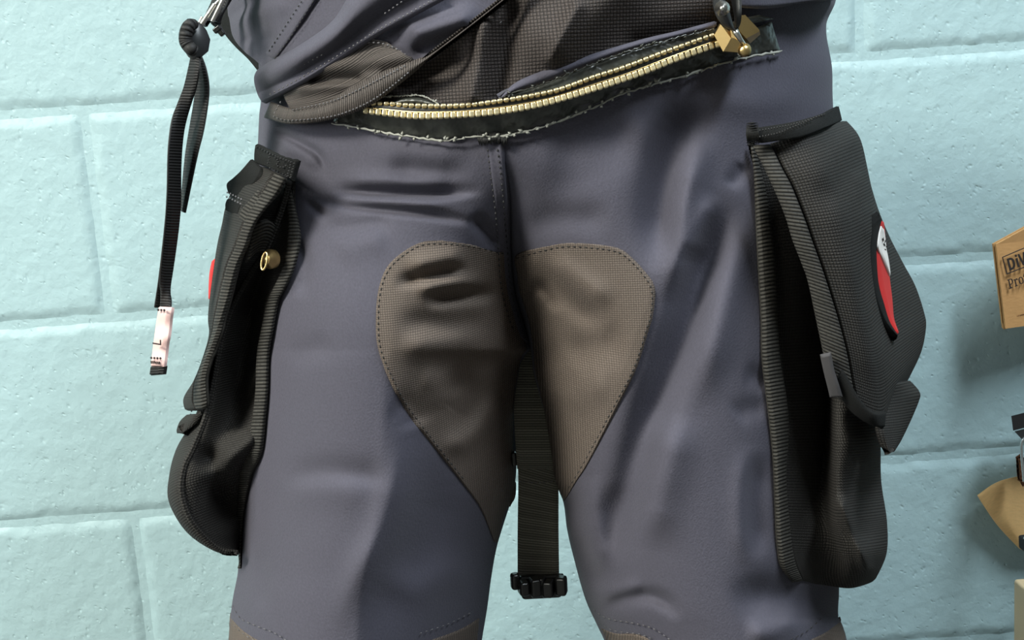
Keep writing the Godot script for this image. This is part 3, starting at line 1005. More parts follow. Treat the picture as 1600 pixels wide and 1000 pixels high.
# ------------------------------------------------------------------ zipper
func make_zipper(root: Node3D) -> void:
	var low := [[562, 171], [600, 176], [650, 181], [700, 180], [750, 177], [800, 171], [850, 161], [900, 147], [950, 131], [1000, 114], [1050, 94], [1100, 76], [1136, 64]]
	var top := [[574, 163], [600, 162], [637, 165], [675, 166], [725, 165], [775, 159], [825, 151], [875, 140], [925, 122], [975, 106], [1025, 87], [1075, 69], [1130, 50]]
	var zip := Node3D.new()
	zip.name = "waterproof_zipper"
	root.add_child(zip, true)
	# rubber tapes above and below
	var edge := [[518, 192], [550, 198], [600, 207], [650, 215], [700, 219], [737, 214], [787, 212], [837, 201], [900, 180], [950, 157], [987, 142], [1075, 117], [1137, 97], [1222, 79]]
	var lt := MB.new()
	lt.sheet(skin([edge, [[530, 170], [562, 171], [600, 175], [650, 179], [700, 178], [737, 176], [787, 170], [837, 162], [900, 145], [950, 129], [987, 116], [1075, 83], [1137, 62], [1208, 35]]], 110, 14, func(u, v): return 0.002 + 0.007 * u + 0.0016 * sin(v * 31.0) * u + 0.0012 * sin(v * 77.0 + u * 3.0)), 0.002)
	put(lt, "zipper_tape", M.rubber, zip, "black rubber tape under the zipper")
	var ut := MB.new()
	ut.sheet(skin([[[780, 158], [825, 150], [875, 139], [925, 122], [975, 105], [1025, 86], [1075, 68], [1135, 46], [1212, 30]], [[782, 152], [800, 145], [850, 130], [925, 100], [982, 79], [1050, 60], [1115, 45], [1160, 30], [1190, 24]]], 80, 8, func(u, _v): return 0.0128 - 0.0006 * u), 0.0020)
	put(ut, "zipper_tape", M.rubber, zip, "black rubber tape above the zipper")
	var bulge := MB.new()
	bulge.sheet(skin([[[606, 166], [640, 166], [688, 167]], [[608, 164], [626, 151], [655, 150], [676, 158], [688, 166]]], 20, 8, func(u, _v): return 0.009 + 0.004 * sin(PI * u)), 0.002)
	put(bulge, "tape_bulge", M.rubber, zip)
	frayed(root, edge, 0.0048, 0.0009, M.glue, 70)
	frayed(root, [[782, 153], [800, 146], [850, 131], [925, 101], [982, 80], [1050, 61], [1115, 45]], 0.0140, 0.0006, M.rubber, 24)
	frayed(root, [[586, 152], [626, 150], [655, 149], [676, 157], [688, 166]], 0.0115, 0.0006, M.glue, 2)
	# the two lips between the rows of teeth
	for q in [[0.30, 0.0062], [0.62, 0.0062]]:
		var n := 80
		var a := samp(low, n)
		var b := samp(top, n)
		var path := PackedVector3Array()
		for i in n + 1:
			var p := a[i].lerp(b[i], q[0])
			path.append(W(p.x, p.y, Z(p.x, p.y) + 0.0105))
		var l := MB.new()
		l.tube(path, [0.0031], 8)
		put(l, "rubber_lip", M.lip, zip)
	var wire_line := MB.new()
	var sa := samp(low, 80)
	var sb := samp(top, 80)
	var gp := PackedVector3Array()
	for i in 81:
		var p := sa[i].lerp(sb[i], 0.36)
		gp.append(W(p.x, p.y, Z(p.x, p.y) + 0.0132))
	wire_line.tube(gp, [0.0005], 6)
	put(wire_line, "bronze_wire", M.brass, zip)  # thin golden wire between the rows of teeth
	for row in [[low, 9.75, Vector3(0.0036, 0.0044, 0.0040), 0.0125, Vector3(0, 0.1, 1)], [top, 9.9, Vector3(0.0036, 0.0023, 0.0040), 0.0134, Vector3(0, 0.55, 1)]]:
		var fine := samp(row[0], 1200)
		var mesh := MB.new()
		mesh.rbox(Transform3D.IDENTITY, row[2], 0.0012)
		var shape := mesh.mesh()
		var acc := 0.0
		var off := origin_of(zip)
		for i in range(1, 1201):
			acc += Vector2(fine[i].x - fine[i - 1].x, fine[i].y - fine[i - 1].y).length()
			if acc < row[1]: continue
			acc -= row[1]
			var p := fine[i]
			var q := fine[i - 1]
			var at := W(p.x, p.y, Z(p.x, p.y) + row[3])
			var t := (W(p.x, p.y, 0.26) - W(q.x, q.y, 0.26)).normalized()
			var nn: Vector3 = row[4]
			nn = (nn - t * t.dot(nn)).normalized()
			var o := MeshInstance3D.new()
			o.name = "tooth"
			o.mesh = shape
			o.material_override = M.teeth
			zip.add_child(o, true)
			o.transform = Transform3D(Basis(t, nn.cross(t), nn).rotated(t, rng.randf_range(-0.06, 0.06)), at - off)
	# slider: two faceted brass blocks, the bridge, a round stud, and the leather tab with its rivet
	var sl := MB.new()
	var zb := Z(1140, 60) + 0.010
	var q := func(px, py, dz): return W(px, py, zb + dz)
	sl.loft_box([q.call(1130, 80, .003), q.call(1142, 50, .004), q.call(1124, 37, .004), q.call(1115, 54, .003)], [q.call(1130, 81, .017), q.call(1142.5, 60, .019), q.call(1126, 38, .017), q.call(1116, 55, .015)])
	sl.loft_box([q.call(1131, 81, .002), q.call(1157, 83, .002), q.call(1158, 66, .003), q.call(1141, 46, .003)], [q.call(1131, 80, .015), q.call(1157, 82, .016), q.call(1156, 64, .022), q.call(1143, 58, .020)])
	sl.loft_box([q.call(1143, 60, .004), q.call(1157, 68, .004), q.call(1150, 50, .004), q.call(1140, 44, .004)], [q.call(1143, 59, .020), q.call(1157, 66, .021), q.call(1152, 49, .022), q.call(1141, 45, .019)])
	put(sl, "slider", M.brass, zip)
	var s2 := MB.new()
	s2.loft_box([q.call(1156, 64, .002), q.call(1172, 68, .002), q.call(1188, 54, .002), q.call(1187, 50, .003), q.call(1164, 23, .003), q.call(1152, 25, .003)], [q.call(1155, 48, .018), q.call(1166, 60, .014), q.call(1187, 49, .013), q.call(1186, 46, .014), q.call(1165, 24, .016), q.call(1153, 25, .018)])
	put(s2, "slider_plate", M.brass, zip)
	var st := MB.new()
	st.tube(PackedVector3Array([q.call(1163, 77, .004), q.call(1163, 78, .014), q.call(1163.5, 79, .0195), q.call(1164, 79.5, .0205)]), [0.0036, 0.0043, 0.0041, 0.003], 16)
	put(st, "stud", M.brass, zip)
	var pin := MB.new()
	pin.tube(PackedVector3Array([q.call(1147, 47, .021), q.call(1149, 49, .0235), q.call(1152, 54, .0235), q.call(1158, 63, .022), q.call(1164, 70, .016)]), [0.0016, 0.0021, 0.0018, 0.0014, 0.001], 10)
	put(pin, "slider_bridge", M.steel, zip)
	var tabm := MB.new()
	tabm.sheet(loft([[[1111, -40, zb + .028], [1112, 0, zb + .030], [1115, 20, zb + .030], [1126, 38, zb + .028], [1144, 49, zb + .024]], [[1122, -40, zb + .034], [1127, 0, zb + .036], [1132, 20, zb + .036], [1140, 40, zb + .032], [1147, 49, zb + .025]], [[1130, -40, zb + .030], [1134, 0, zb + .032], [1141, 18, zb + .033], [1146, 38, zb + .030], [1149, 49, zb + .024]]], 40, 14), 0.0022)
	put(tabm, "pull_tab", M.leather, zip)
	var tab2 := MB.new()
	tab2.sheet(loft([[[1138, -40, zb + .020], [1141, 0, zb + .022], [1146, 25, zb + .024], [1147, 48, zb + .022]], [[1150, -40, zb + .028], [1152, 0, zb + .030], [1152, 25, zb + .030], [1151, 46, zb + .024]]], 30, 8), 0.0022)
	put(tab2, "pull_tab", M.leather, zip)
	var rv := MB.new()
	var rc: Vector3 = W(1129, 13, zb + .0375)
	rv.tube(PackedVector3Array([rc + Vector3(0, 0, -.002), rc, rc + Vector3(-.0004, 0, .0012), rc + Vector3(-.0006, 0, .0018)]), [0.0045, 0.0044, 0.0032, 0.0014], 14)
	put(rv, "rivet", M.steel, zip)

# ------------------------------------------------------------------ cargo pockets
func pocket_node(root: Node3D, label: String) -> Node3D:
	var p := Node3D.new()
	p.name = "cargo_pocket"
	root.add_child(p, true)
	p.set_meta("label", label)
	return p

func zs(px: float, py: float, h: float) -> float:
	return Z(px, py) + h

func hug(pts: Array, h: float) -> Array:
	var out := []
	for p in pts: out.append([p[0], p[1], Z(p[0], p[1]) + h])
	return out

func make_pocket_left(root: Node3D) -> void:
	var pk := pocket_node(root, "left cargo pocket seen edge on")
	# the tape that sews the bellows to the leg
	var bind_r := hug([[452, 280], [459, 310], [467, 345], [470, 375], [462, 415], [448, 450], [436, 474], [427, 520], [421, 556], [419, 610], [416, 648], [409, 709], [394, 745], [384, 790], [379, 830], [376, 889]], 0.005)
	var bind_l := hug([[446, 280], [446, 310], [448, 345], [446, 375], [440, 415], [424, 450], [414, 474], [404, 520], [398, 556], [396, 610], [392, 648], [384, 700], [372, 740], [370, 790], [368, 830], [374, 889]], 0.004)
	for i in bind_l.size():
		bind_l[i][2] = bind_r[i][2] - 0.006
	var b := MB.new()
	b.sheet(loft([bind_l, bind_r], 130, 8, func(u, _v, _x, _y): return 0.0022 * sin(PI * u)), 0.003)
	var bo := put(b, "pocket_binding", M.binding, pk)
	var mid := []
	for i in bind_l.size(): mid.append([bind_r[i][0] * 0.72 + bind_l[i][0] * 0.28, bind_r[i][1], bind_r[i][2]])
	# bellows between tape and rim, hollow in the middle, with the outer wall behind
	var rim := [[452, 284, .225], [440, 330, .218], [416, 390, .214], [393, 425, .210], [364, 478, .205], [348, 524, .203], [343, 550, .203], [334, 600, .203], [322, 650, .205], [302, 700, .207], [288, 730, .210], [284, 770, .212], [300, 815, .210], [340, 856, .200], [371, 864, .195]]
	var inner := []
	for p in bind_l: inner.append([p[0] + 12, p[1], p[2] - 0.003])
	inner.resize(15)
	inner[14] = [371, 863, inner[13][2]]
	var outer := [[440, 290, .19], [395, 345, .18], [374, 392, .17], [360, 420, .165], [352, 476, .16], [338, 524, .155], [333, 550, .15], [322, 600, .15], [305, 650, .15], [276, 700, .155], [264, 745, .16], [264, 785, .165], [292, 832, .17], [337, 862, .18], [371, 865, .19]]
	var back := []
	for p in outer: back.append([p[0] + 22, p[1], .06])
	var far_ := []
	for p in inner: far_.append([p[0] - 6, p[1], .05])
	var hollow := func(u, v, x, y): return -0.036 * sm(0.76, 0.88, u) * sm(1.0, 0.90, u) * sm(0.0, 0.2, v) * sm(0.80, 0.45, v) - 0.014 * ridge(x, y, 330, 720, 352, 800, 14) * sm(0.5, 0.62, u) + 0.012 * ridge(x, y, 385, 690, 335, 740, 14) * sm(0.5, 0.62, u)
	var body := MB.new()
	body.sheet(loft([far_, back, outer, rim, inner], 130, 80, hollow, true, Vector2(0.5, 1.0)), 0.0015)
	put(body, "pocket_body", M.black, pk)
	# rolled rim
	var rp := PackedVector3Array()
	for p in samp(rim, 90): rp.append(W(p.x, p.y, p.z + 0.001))
	var rt := MB.new()
	rt.tube(rp, [0.0022], 8)
	put(rt, "pocket_piping", M.black, pk)
	stitch(pk, [[[300, 640, .157], [285, 690, .163], [272, 722, .166], [266, 752, .168], [264, 775, .17]]], own(0.003), M.thread, 7.0, 5.0, 0.0007)
	# inside fold of the flap with the snap
	var lin := MB.new()
	lin.sheet(loft([[[398, 352, .238], [392, 380, .236], [388, 412, .232]], [[420, 345, .232], [412, 372, .230], [400, 398, .226]], [[432, 352, .222], [425, 372, .222], [412, 396, .222]]], 16, 16), 0.002)
	put(lin, "pocket_lining", M.binding, pk)
	var sn := MB.new()
	var sc := W(419, 405, .240)
	var sx := Vector3(-0.55, 0.1, 0.83).normalized()
	sn.tube(PackedVector3Array([sc - sx * .004, sc - sx * .001, sc, sc + sx * .0012]), [0.0062, 0.0066, 0.0052, 0.003], 18)
	put(sn, "snap", M.brass, pk)
	var ring := MB.new()
	var rc := PackedVector3Array()
	for k in 20: rc.append(W(413, 408, .246) + (Vector3(0.83, 0, 0.55) * cos(TAU * k / 20) * 0.4 + Vector3(0.25, 0.95, -0.1) * sin(TAU * k / 20)) * 0.0048)
	ring.tube(rc, [0.0007], 6, true)
	put(ring, "snap_ring", M.brass, pk)
	# flap: binding in front, outer face going back to the silhouette
	var f_r := [[452, 276, .250], [440, 296, .252], [430, 310, .253], [412, 332, .252], [396, 356, .250], [384, 388, .246], [371, 416, .242], [357, 466, .236], [346, 500, .232], [339, 520, .230], [330, 545, .226], [323, 560, .224], [316, 590, .222], [318, 630, .220], [318, 641, .218]]
	var f_m := [[428, 266, .246], [412, 292, .247], [402, 308, .247], [386, 332, .246], [376, 356, .243], [364, 388, .238], [352, 416, .233], [340, 466, .226], [333, 500, .222], [330, 520, .218], [322, 545, .214], [312, 572, .210], [302, 600, .206], [300, 626, .204], [306, 642, .206]]
	var f_l := [[397, 255, .200], [378, 275, .19], [360, 305, .185], [352, 326, .18], [347, 350, .175], [340, 380, .17], [334, 416, .165], [327, 470, .16], [325, 500, .155], [327, 520, .155], [322, 545, .15], [308, 587, .15], [290, 615, .15], [286, 628, .155], [290, 643, .165]]
	var f_b := []
	for p in f_l: f_b.append([p[0] + 14, p[1], .05])
	var fl := MB.new()
	fl.sheet(loft([f_b, f_l, f_m], 110, 46, func(u, v, _x, _y): return 0.003 * sin(v * 24.0) * sm(0.5, 1.0, u) * sm(1.0, 0.3, v)), 0.003)
	put(fl, "pocket_flap", M.black, pk)
	var fb := MB.new()
	fb.sheet(loft([f_m, f_r], 120, 8, func(u, _v, _x, _y): return 0.0012 + 0.002 * sin(PI * u)), 0.004)
	put(fb, "flap_binding", M.binding, pk)
	# pull loop at the top of the flap
	var lp := MB.new()
	lp.sheet(loft([[[392, 246, .215], [374, 266, .205], [362, 277, .20], [352, 287, .196], [356, 304, .2]], [[410, 262, .235], [402, 280, .232], [392, 294, .230], [382, 302, .228], [378, 318, .228]]], 24, 14, func(_u, v, _x, _y): return 0.006 * sin(v * 6.0)), 0.003)
	put(lp, "pull_loop", M.felt, pk)
	var lb := MB.new()
	lb.sheet(loft([[[354, 308, .197], [350, 318, .196], [351, 330, .196]], [[378, 318, .23], [374, 330, .229], [372, 342, .228]]], 8, 12), 0.004)
	put(lb, "loop_binding", M.felt, pk)
	stitch(pk, [[[354, 300, .206], [366, 306, .221], [378, 312, .236]], [[353, 307, .206], [365, 313, .221], [377, 319, .236]]], own(0.0035), M.thread_pale, 4.5, 3.0, 0.0009)
	var tape := MB.new()
	tape.sheet(loft([[[404, 292, .244], [388, 312, .242], [376, 326, .240], [371, 342, .238]], [[424, 300, .2525], [410, 318, .2525], [396, 336, .2515], [386, 354, .25]]], 20, 10), 0.003)
	put(tape, "loop_tape", M.binding, pk)
	# stitched tab that closes the top
	var tb := MB.new()
	tb.sheet(loft([[[398, 224, .205], [396, 240, .206], [396, 256, .206]], [[430, 239, .252], [428, 253, .254], [427, 266, .254]], [[465, 250, .262], [461, 266, .262], [456, 282, .262]]], 14, 30, func(u, v, _x, _y): return 0.0001 * sin(u * 40.0) * sin(v * 20.0)), 0.003)
	var to := put(tb, "pocket_tab", M.felt, pk)
	stitch(to, [[[400, 229, .21], [430, 244, .255], [460, 255, .264]], [[420, 262, .248], [440, 271, .258], [456, 277, .264]], [[460, 254, .264], [457, 266, .264], [453, 279, .264]], [[455, 252, .264], [452, 265, .264], [448, 277, .264]], [[422, 240, .248], [420, 250, .248], [418, 258, .248]], [[428, 246, .253], [436, 252, .257], [432, 258, .256], [442, 262, .259], [450, 256, .262]]], own(0.002), M.thread, 5.0, 4.0, 0.0008)
	# tab hanging under the flap
	var ht := MB.new()
	ht.sheet(loft([[[292, 647, .185], [280, 658, .178], [275, 672, .174], [277, 679, .174]], [[306, 645, .20], [296, 658, .196], [288, 670, .190], [283, 678, .186]], [[318, 646, .205], [312, 658, .203], [302, 667, .200], [285, 678, .19]]], 20, 16, func(u, _v, _x, _y): return 0.004 * sin(PI * u)), 0.005)
	put(ht, "flap_tab", M.black, pk)
	# the red emblem, seen from its edge
	var em := MB.new()
	em.sheet(loft([[[331, 405, .15], [326, 430, .15], [325, 470, .15]], [[336, 400, .172], [331, 430, .167], [327, 472, .163]]], 16, 6, func(_u, _v, _x, _y): return 0.0022), 0.003)
	put(em, "emblem", M.red, pk, "red edge of a sewn emblem")

func make_pocket_right(root: Node3D) -> void:
	var pk := pocket_node(root, "right cargo pocket with its flap and red emblem")
	var bl := hug([[1171, 225], [1176, 270], [1180, 310], [1185, 370], [1188, 430], [1192, 500], [1193, 560], [1201, 632], [1209, 700], [1213, 780], [1217, 850], [1224, 890], [1240, 914]], 0.005)
	var br := hug([[1179, 225], [1192, 270], [1202, 310], [1211, 370], [1216, 430], [1219, 500], [1223, 560], [1234, 632], [1236, 680], [1231, 740], [1237, 820], [1244, 872], [1258, 908]], 0.006)
	for i in br.size(): br[i][2] = maxf(br[i][2], bl[i][2] - 0.008)
	var b := MB.new()
	b.sheet(loft([bl, br], 130, 8, func(u, _v, _x, _y): return 0.002 * sin(PI * u)), 0.003)
	var bo := put(b, "pocket_binding", M.binding, pk)
	var inner := []
	for p in br: inner.append([p[0] - 3, p[1], p[2] - 0.003])
	# deep gusset, ridge, front panel, outer wall
	var hollow_ := [[1200, 230, .205], [1230, 270, .195], [1250, 310, .19], [1268, 370, .185], [1278, 430, .18], [1284, 500, .18], [1286, 560, .185], [1288, 632, .195], [1286, 690, .205], [1282, 750, .218], [1286, 820, .232], [1290, 870, .228], [1284, 915, .215]]
	var ridge_ := [[1230, 232, .22], [1262, 272, .22], [1278, 312, .22], [1292, 372, .22], [1298, 432, .222], [1302, 502, .228], [1304, 562, .236], [1306, 632, .246], [1307, 690, .252], [1308, 755, .250], [1310, 820, .250], [1330, 870, .244], [1325, 921, .215]]
	var face := [[1280, 234, .21], [1310, 275, .21], [1325, 314, .21], [1335, 374, .21], [1340, 434, .212], [1344, 504, .216], [1346, 564, .222], [1346, 632, .230], [1344, 690, .238], [1340, 750, .232], [1346, 815, .238], [1362, 868, .232], [1350, 916, .205]]
	var outer := [[1312, 236, .14], [1340, 278, .14], [1352, 316, .14], [1362, 376, .14], [1366, 436, .14], [1370, 506, .14], [1373, 566, .145], [1374, 632, .15], [1376, 690, .155], [1377, 752, .16], [1386, 815, .165], [1385, 866, .165], [1366, 908, .16]]
	var back := []
	for p in outer: back.append([p[0] - 30, p[1], .05])
	var dent := func(u, v, x, y): return -0.010 * ridge(x, y, 1338, 655, 1346, 712, 8) + 0.009 * ridge(x, y, 1316, 790, 1355, 888, 7) - 0.012 * ridge(x, y, 1352, 830, 1372, 770, 16) + 0.006 * ridge(x, y, 1345, 740, 1340, 690, 10)
	var body := MB.new()
	body.sheet(loft([inner, hollow_, ridge_, face, outer, back], 130, 96, dent, true, Vector2(0.0, 0.62)), 0.0015)
	put(body, "pocket_body", M.black, pk)
	# flap
	var fl_ := [[1172, 226, .270], [1190, 262, .274], [1202, 288, .276], [1222, 335, .277], [1234, 374, .277], [1248, 410, .276], [1258, 438, .275], [1272, 500, .273], [1282, 545, .272], [1291, 590, .270], [1303, 622, .268]]
	var f2 := [[1206, 222, .270], [1225, 262, .276], [1240, 290, .278], [1258, 335, .280], [1272, 376, .280], [1286, 415, .279], [1298, 452, .278], [1314, 505, .276], [1326, 552, .274], [1335, 600, .271], [1346, 650, .268]]
	var f3 := [[1262, 205, .262], [1285, 250, .270], [1300, 285, .273], [1315, 335, .274], [1325, 380, .274], [1335, 420, .273], [1343, 460, .271], [1355, 510, .268], [1366, 560, .264], [1374, 610, .258], [1378, 664, .255]]
	var f4 := [[1316, 187, .20], [1338, 215, .21], [1350, 262, .215], [1358, 310, .22], [1364, 350, .224], [1364, 400, .224], [1371, 455, .222], [1384, 505, .220], [1398, 545, .218], [1402, 590, .22], [1388, 640, .23]]
	var f5 := [[1318, 190, .14], [1342, 222, .12], [1357, 275, .11], [1372, 325, .10], [1390, 368, .09], [1412, 410, .085], [1432, 447, .08], [1446, 490, .08], [1448, 512, .085], [1440, 550, .10], [1418, 596, .12]]
	var flap := MB.new()
	flap.sheet(loft([f2, f3, f4, f5], 120, 70, func(u, v, x, y): return 0.004 * ridge(x, y, 1345, 280, 1358, 360, 8) - 0.004 * ridge(x, y, 1300, 300, 1340, 250, 18)), 0.003)
	put(flap, "pocket_flap", M.black, pk)
	var fb := MB.new()
	fb.sheet(loft([fl_, f2], 120, 10, func(u, _v, _x, _y): return 0.002 + 0.0022 * sin(PI * u)), 0.004)
	var fbo := put(fb, "flap_binding", M.binding, pk)
	# lower edge of the flap, bound in dark tape
	var el := MB.new()
	el.sheet(loft([[[1300, 600, .271], [1322, 640, .270], [1346, 660, .267], [1368, 670, .262], [1385, 670, .258]], [[1318, 575, .276], [1338, 612, .276], [1356, 636, .273], [1372, 645, .268], [1388, 640, .248]]], 40, 8, func(u, _v, _x, _y): return 0.001 + 0.002 * sin(PI * u)), 0.004)
	put(el, "flap_binding", M.felt, pk)
	# end of the flap's inner tape, its lit look put into the grey
	var wt := MB.new()
	wt.sheet(loft([[[1281, 556, .281], [1286, 580, .280], [1291, 600, .279], [1297, 622, .278]], [[1298, 552, .283], [1303, 580, .282], [1310, 602, .281], [1317, 622, .279]]], 30, 6), 0.002)
	var wo := put(wt, "tape_end", M.binding, pk, "grey end of the tape, toned for the light on it")
	wo.material_override = plain(Color(0.22, 0.212, 0.218), 0.8)
	# broad tab turned away at the lower right
	var tb := MB.new()
	tb.sheet(loft([[[1388, 600, .225], [1380, 640, .24], [1378, 668, .25], [1386, 700, .25], [1392, 709, .248]], [[1405, 596, .21], [1404, 630, .215], [1403, 668, .225], [1399, 695, .235], [1394, 709, .244]], [[1420, 592, .15], [1438, 611, .15], [1437, 628, .155], [1412, 682, .185], [1396, 708, .235]]], 40, 24, func(u, _v, _x, _y): return 0.003 * sin(PI * u)), 0.004)
	put(tb, "flap_tab", M.black, pk)
	# emblem: black border, red field, white stripe with dark marks
	var eb := MB.new()
	eb.sheet(loft([[[1378, 338, .222], [1364, 352, .230], [1359, 380, .232], [1358, 410, .232], [1362, 445, .230], [1370, 472, .228], [1384, 503, .226], [1405, 528, .222]], [[1380, 340, .20], [1377, 352, .208], [1372, 380, .217], [1372, 410, .218], [1376, 445, .217], [1383, 472, .215], [1392, 503, .214], [1406, 526, .214]]], 50, 8, func(u, _v, _x, _y): return 0.0035 + 0.0025 * sin(PI * u)), 0.004)
	put(eb, "emblem_border", M.felt, pk)
	var red := [[1380, 343, .208], [1374, 360, .217], [1372, 385, .221], [1373, 410, .222], [1377, 440, .221], [1384, 470, .219], [1392, 498, .218], [1405, 523, .217]]
	var red2 := [[1381, 344, .19], [1384, 362, .18], [1387, 388, .178], [1390, 412, .176], [1393, 440, .178], [1396, 468, .186], [1398, 498, .20], [1406, 522, .212]]
	var er := MB.new()
	er.sheet(loft([red, red2], 50, 8, func(_u, _v, _x, _y): return 0.004), 0.003)
	put(er, "emblem", M.red, pk, "red emblem with a white diagonal band")
	var ew := MB.new()
	ew.sheet(loft([[[1380, 354, .2125], [1377, 366, .215], [1375, 382, .219], [1376, 391, .218], [1381, 402, .209], [1387, 418, .195], [1391, 431, .184]], [[1381, 356, .200], [1383.5, 366, .188], [1386, 382, .183], [1387, 391, .181], [1389, 402, .181], [1391, 418, .181], [1392, 432, .182]]], 24, 8, func(_u, _v, _x, _y): return 0.0052), 0.0015)
	put(ew, "emblem_band", M.white, pk)
	var mk := MB.new()
	for m in [[1378, 372, 1382, 376], [1381, 370, 1379, 379], [1380, 380, 1384, 384], [1384, 374, 1382, 381], [1384, 386, 1387, 382], [1382, 389, 1385, 391], [1386, 377, 1386, 387]]:
		var za := lerpf(.2185, .182, clampf((m[0] - 1376.0) / 10.0, 0, 1)) + 0.0068
		var zc := lerpf(.2185, .182, clampf((m[2] - 1376.0) / 10.0, 0, 1)) + 0.0068
		mk.bead(W(m[0], m[1], za), W(m[2], m[3], zc), 0.0006, Vector3(0.6, 0, 0.8))
	meta(put(mk, "emblem_marks", M.ink, pk), "", "", "", "stuff")
	# stitched band that closes the top
	var tp := MB.new()
	tp.sheet(loft([[[1178, 198, .278], [1182, 212, .279], [1188, 226, .279]], [[1240, 188, .268], [1245, 202, .272], [1250, 216, .274]], [[1290, 174, .235], [1292, 186, .24], [1296, 198, .244]], [[1311, 164, .17], [1314, 176, .175], [1317, 189, .178]]], 14, 40, func(_u, v, _x, _y): return 0.002 * sin(PI * v)), 0.003)
	var to := put(tp, "pocket_band", M.felt, pk)
	stitch(to, [[[1186, 204, .281], [1240, 194, .273], [1290, 178, .24]], [[1186, 214, .281], [1215, 208, .279], [1240, 198, .274], [1270, 186, .26]]], own(0.003), M.thread, 5.0, 4.0, 0.0008)
	var tk := MB.new()
	for k in 9:
		var x := 1167.0 + k * 2.1
		tk.bead(W(x, 191, .2815), W(x + 1.5, 229, .2825), 0.0009, Vector3(0, 0, 1))
	for k in 10:
		var y := 193.0 + k * 3.8
		tk.bead(W(1165, y, .2815), W(1185, y - 1, .2825), 0.0007, Vector3(0, 0, 1))
	meta(put(tk, "bar_tack", M.binding, pk), "", "", "", "stuff")

# ------------------------------------------------------------------ straps and buckles
func make_side_buckle(root: Node3D) -> void:
	var a := MB.new()
	a.sheet(loft([[[345, -50, .19], [328, 0, .195], [322, 14, .197], [316, 27, .20]], [[368, -50, .20], [350, 0, .21], [342, 14, .214], [333, 30, .215]]], 20, 8), 0.003)
	put(a, "side_strap", M.webbing, root)
	var b := MB.new()
	b.sheet(loft([[[372, -50, .165], [350, 0, .17], [337, 28, .17], [338, 42, .165]], [[392, -50, .165], [364, 0, .165], [350, 24, .16], [345, 44, .16]]], 20, 8), 0.004)
	put(b, "side_strap", M.webbing, root)
	var bag := MB.new()
	bag.sheet(loft([[[345, -50, .18], [333, 8, .185], [322, 20, .185], [313, 38, .19]], [[360, -50, .185], [345, 4, .19], [337, 20, .192], [324, 34, .192]]], 20, 8, func(u, _v, _x, _y): return 0.006 * sin(PI * u)), 0.003)
	put(bag, "strap_loop", M.dark, root)
	var buckle := Node3D.new()
	buckle.name = "slide_buckle"
	root.add_child(buckle, true)
	for q in [[298, 63, 336, 7, .2175, 0.0017], [332, 33, 350, -4, .219, 0.0014], [300, 58, 316, 27, .205, 0.0012], [336, 7, 350, -6, .215, 0.0012]]:
		var m := MB.new()
		m.tube(PackedVector3Array([W(q[0], q[1], q[4]), W((q[0] + q[2]) * 0.5, (q[1] + q[3]) * 0.5, q[4] + 0.001), W(q[2], q[3], q[4])]), [q[5]], 10)
		put(m, "buckle_bar", M.steel, buckle)
	var lug := MB.new()
	lug.rbox(Transform3D(Basis(Vector3(0, 0, 1), 0.6), W(340, 46, .165)), Vector3(0.006, 0.004, 0.006), 0.001)
	lug.rbox(Transform3D(Basis(Vector3(0, 0, 1), 0.6), W(346, 51, .165)), Vector3(0.004, 0.005, 0.005), 0.001)
	put(lug, "hook", M.plastic, root)

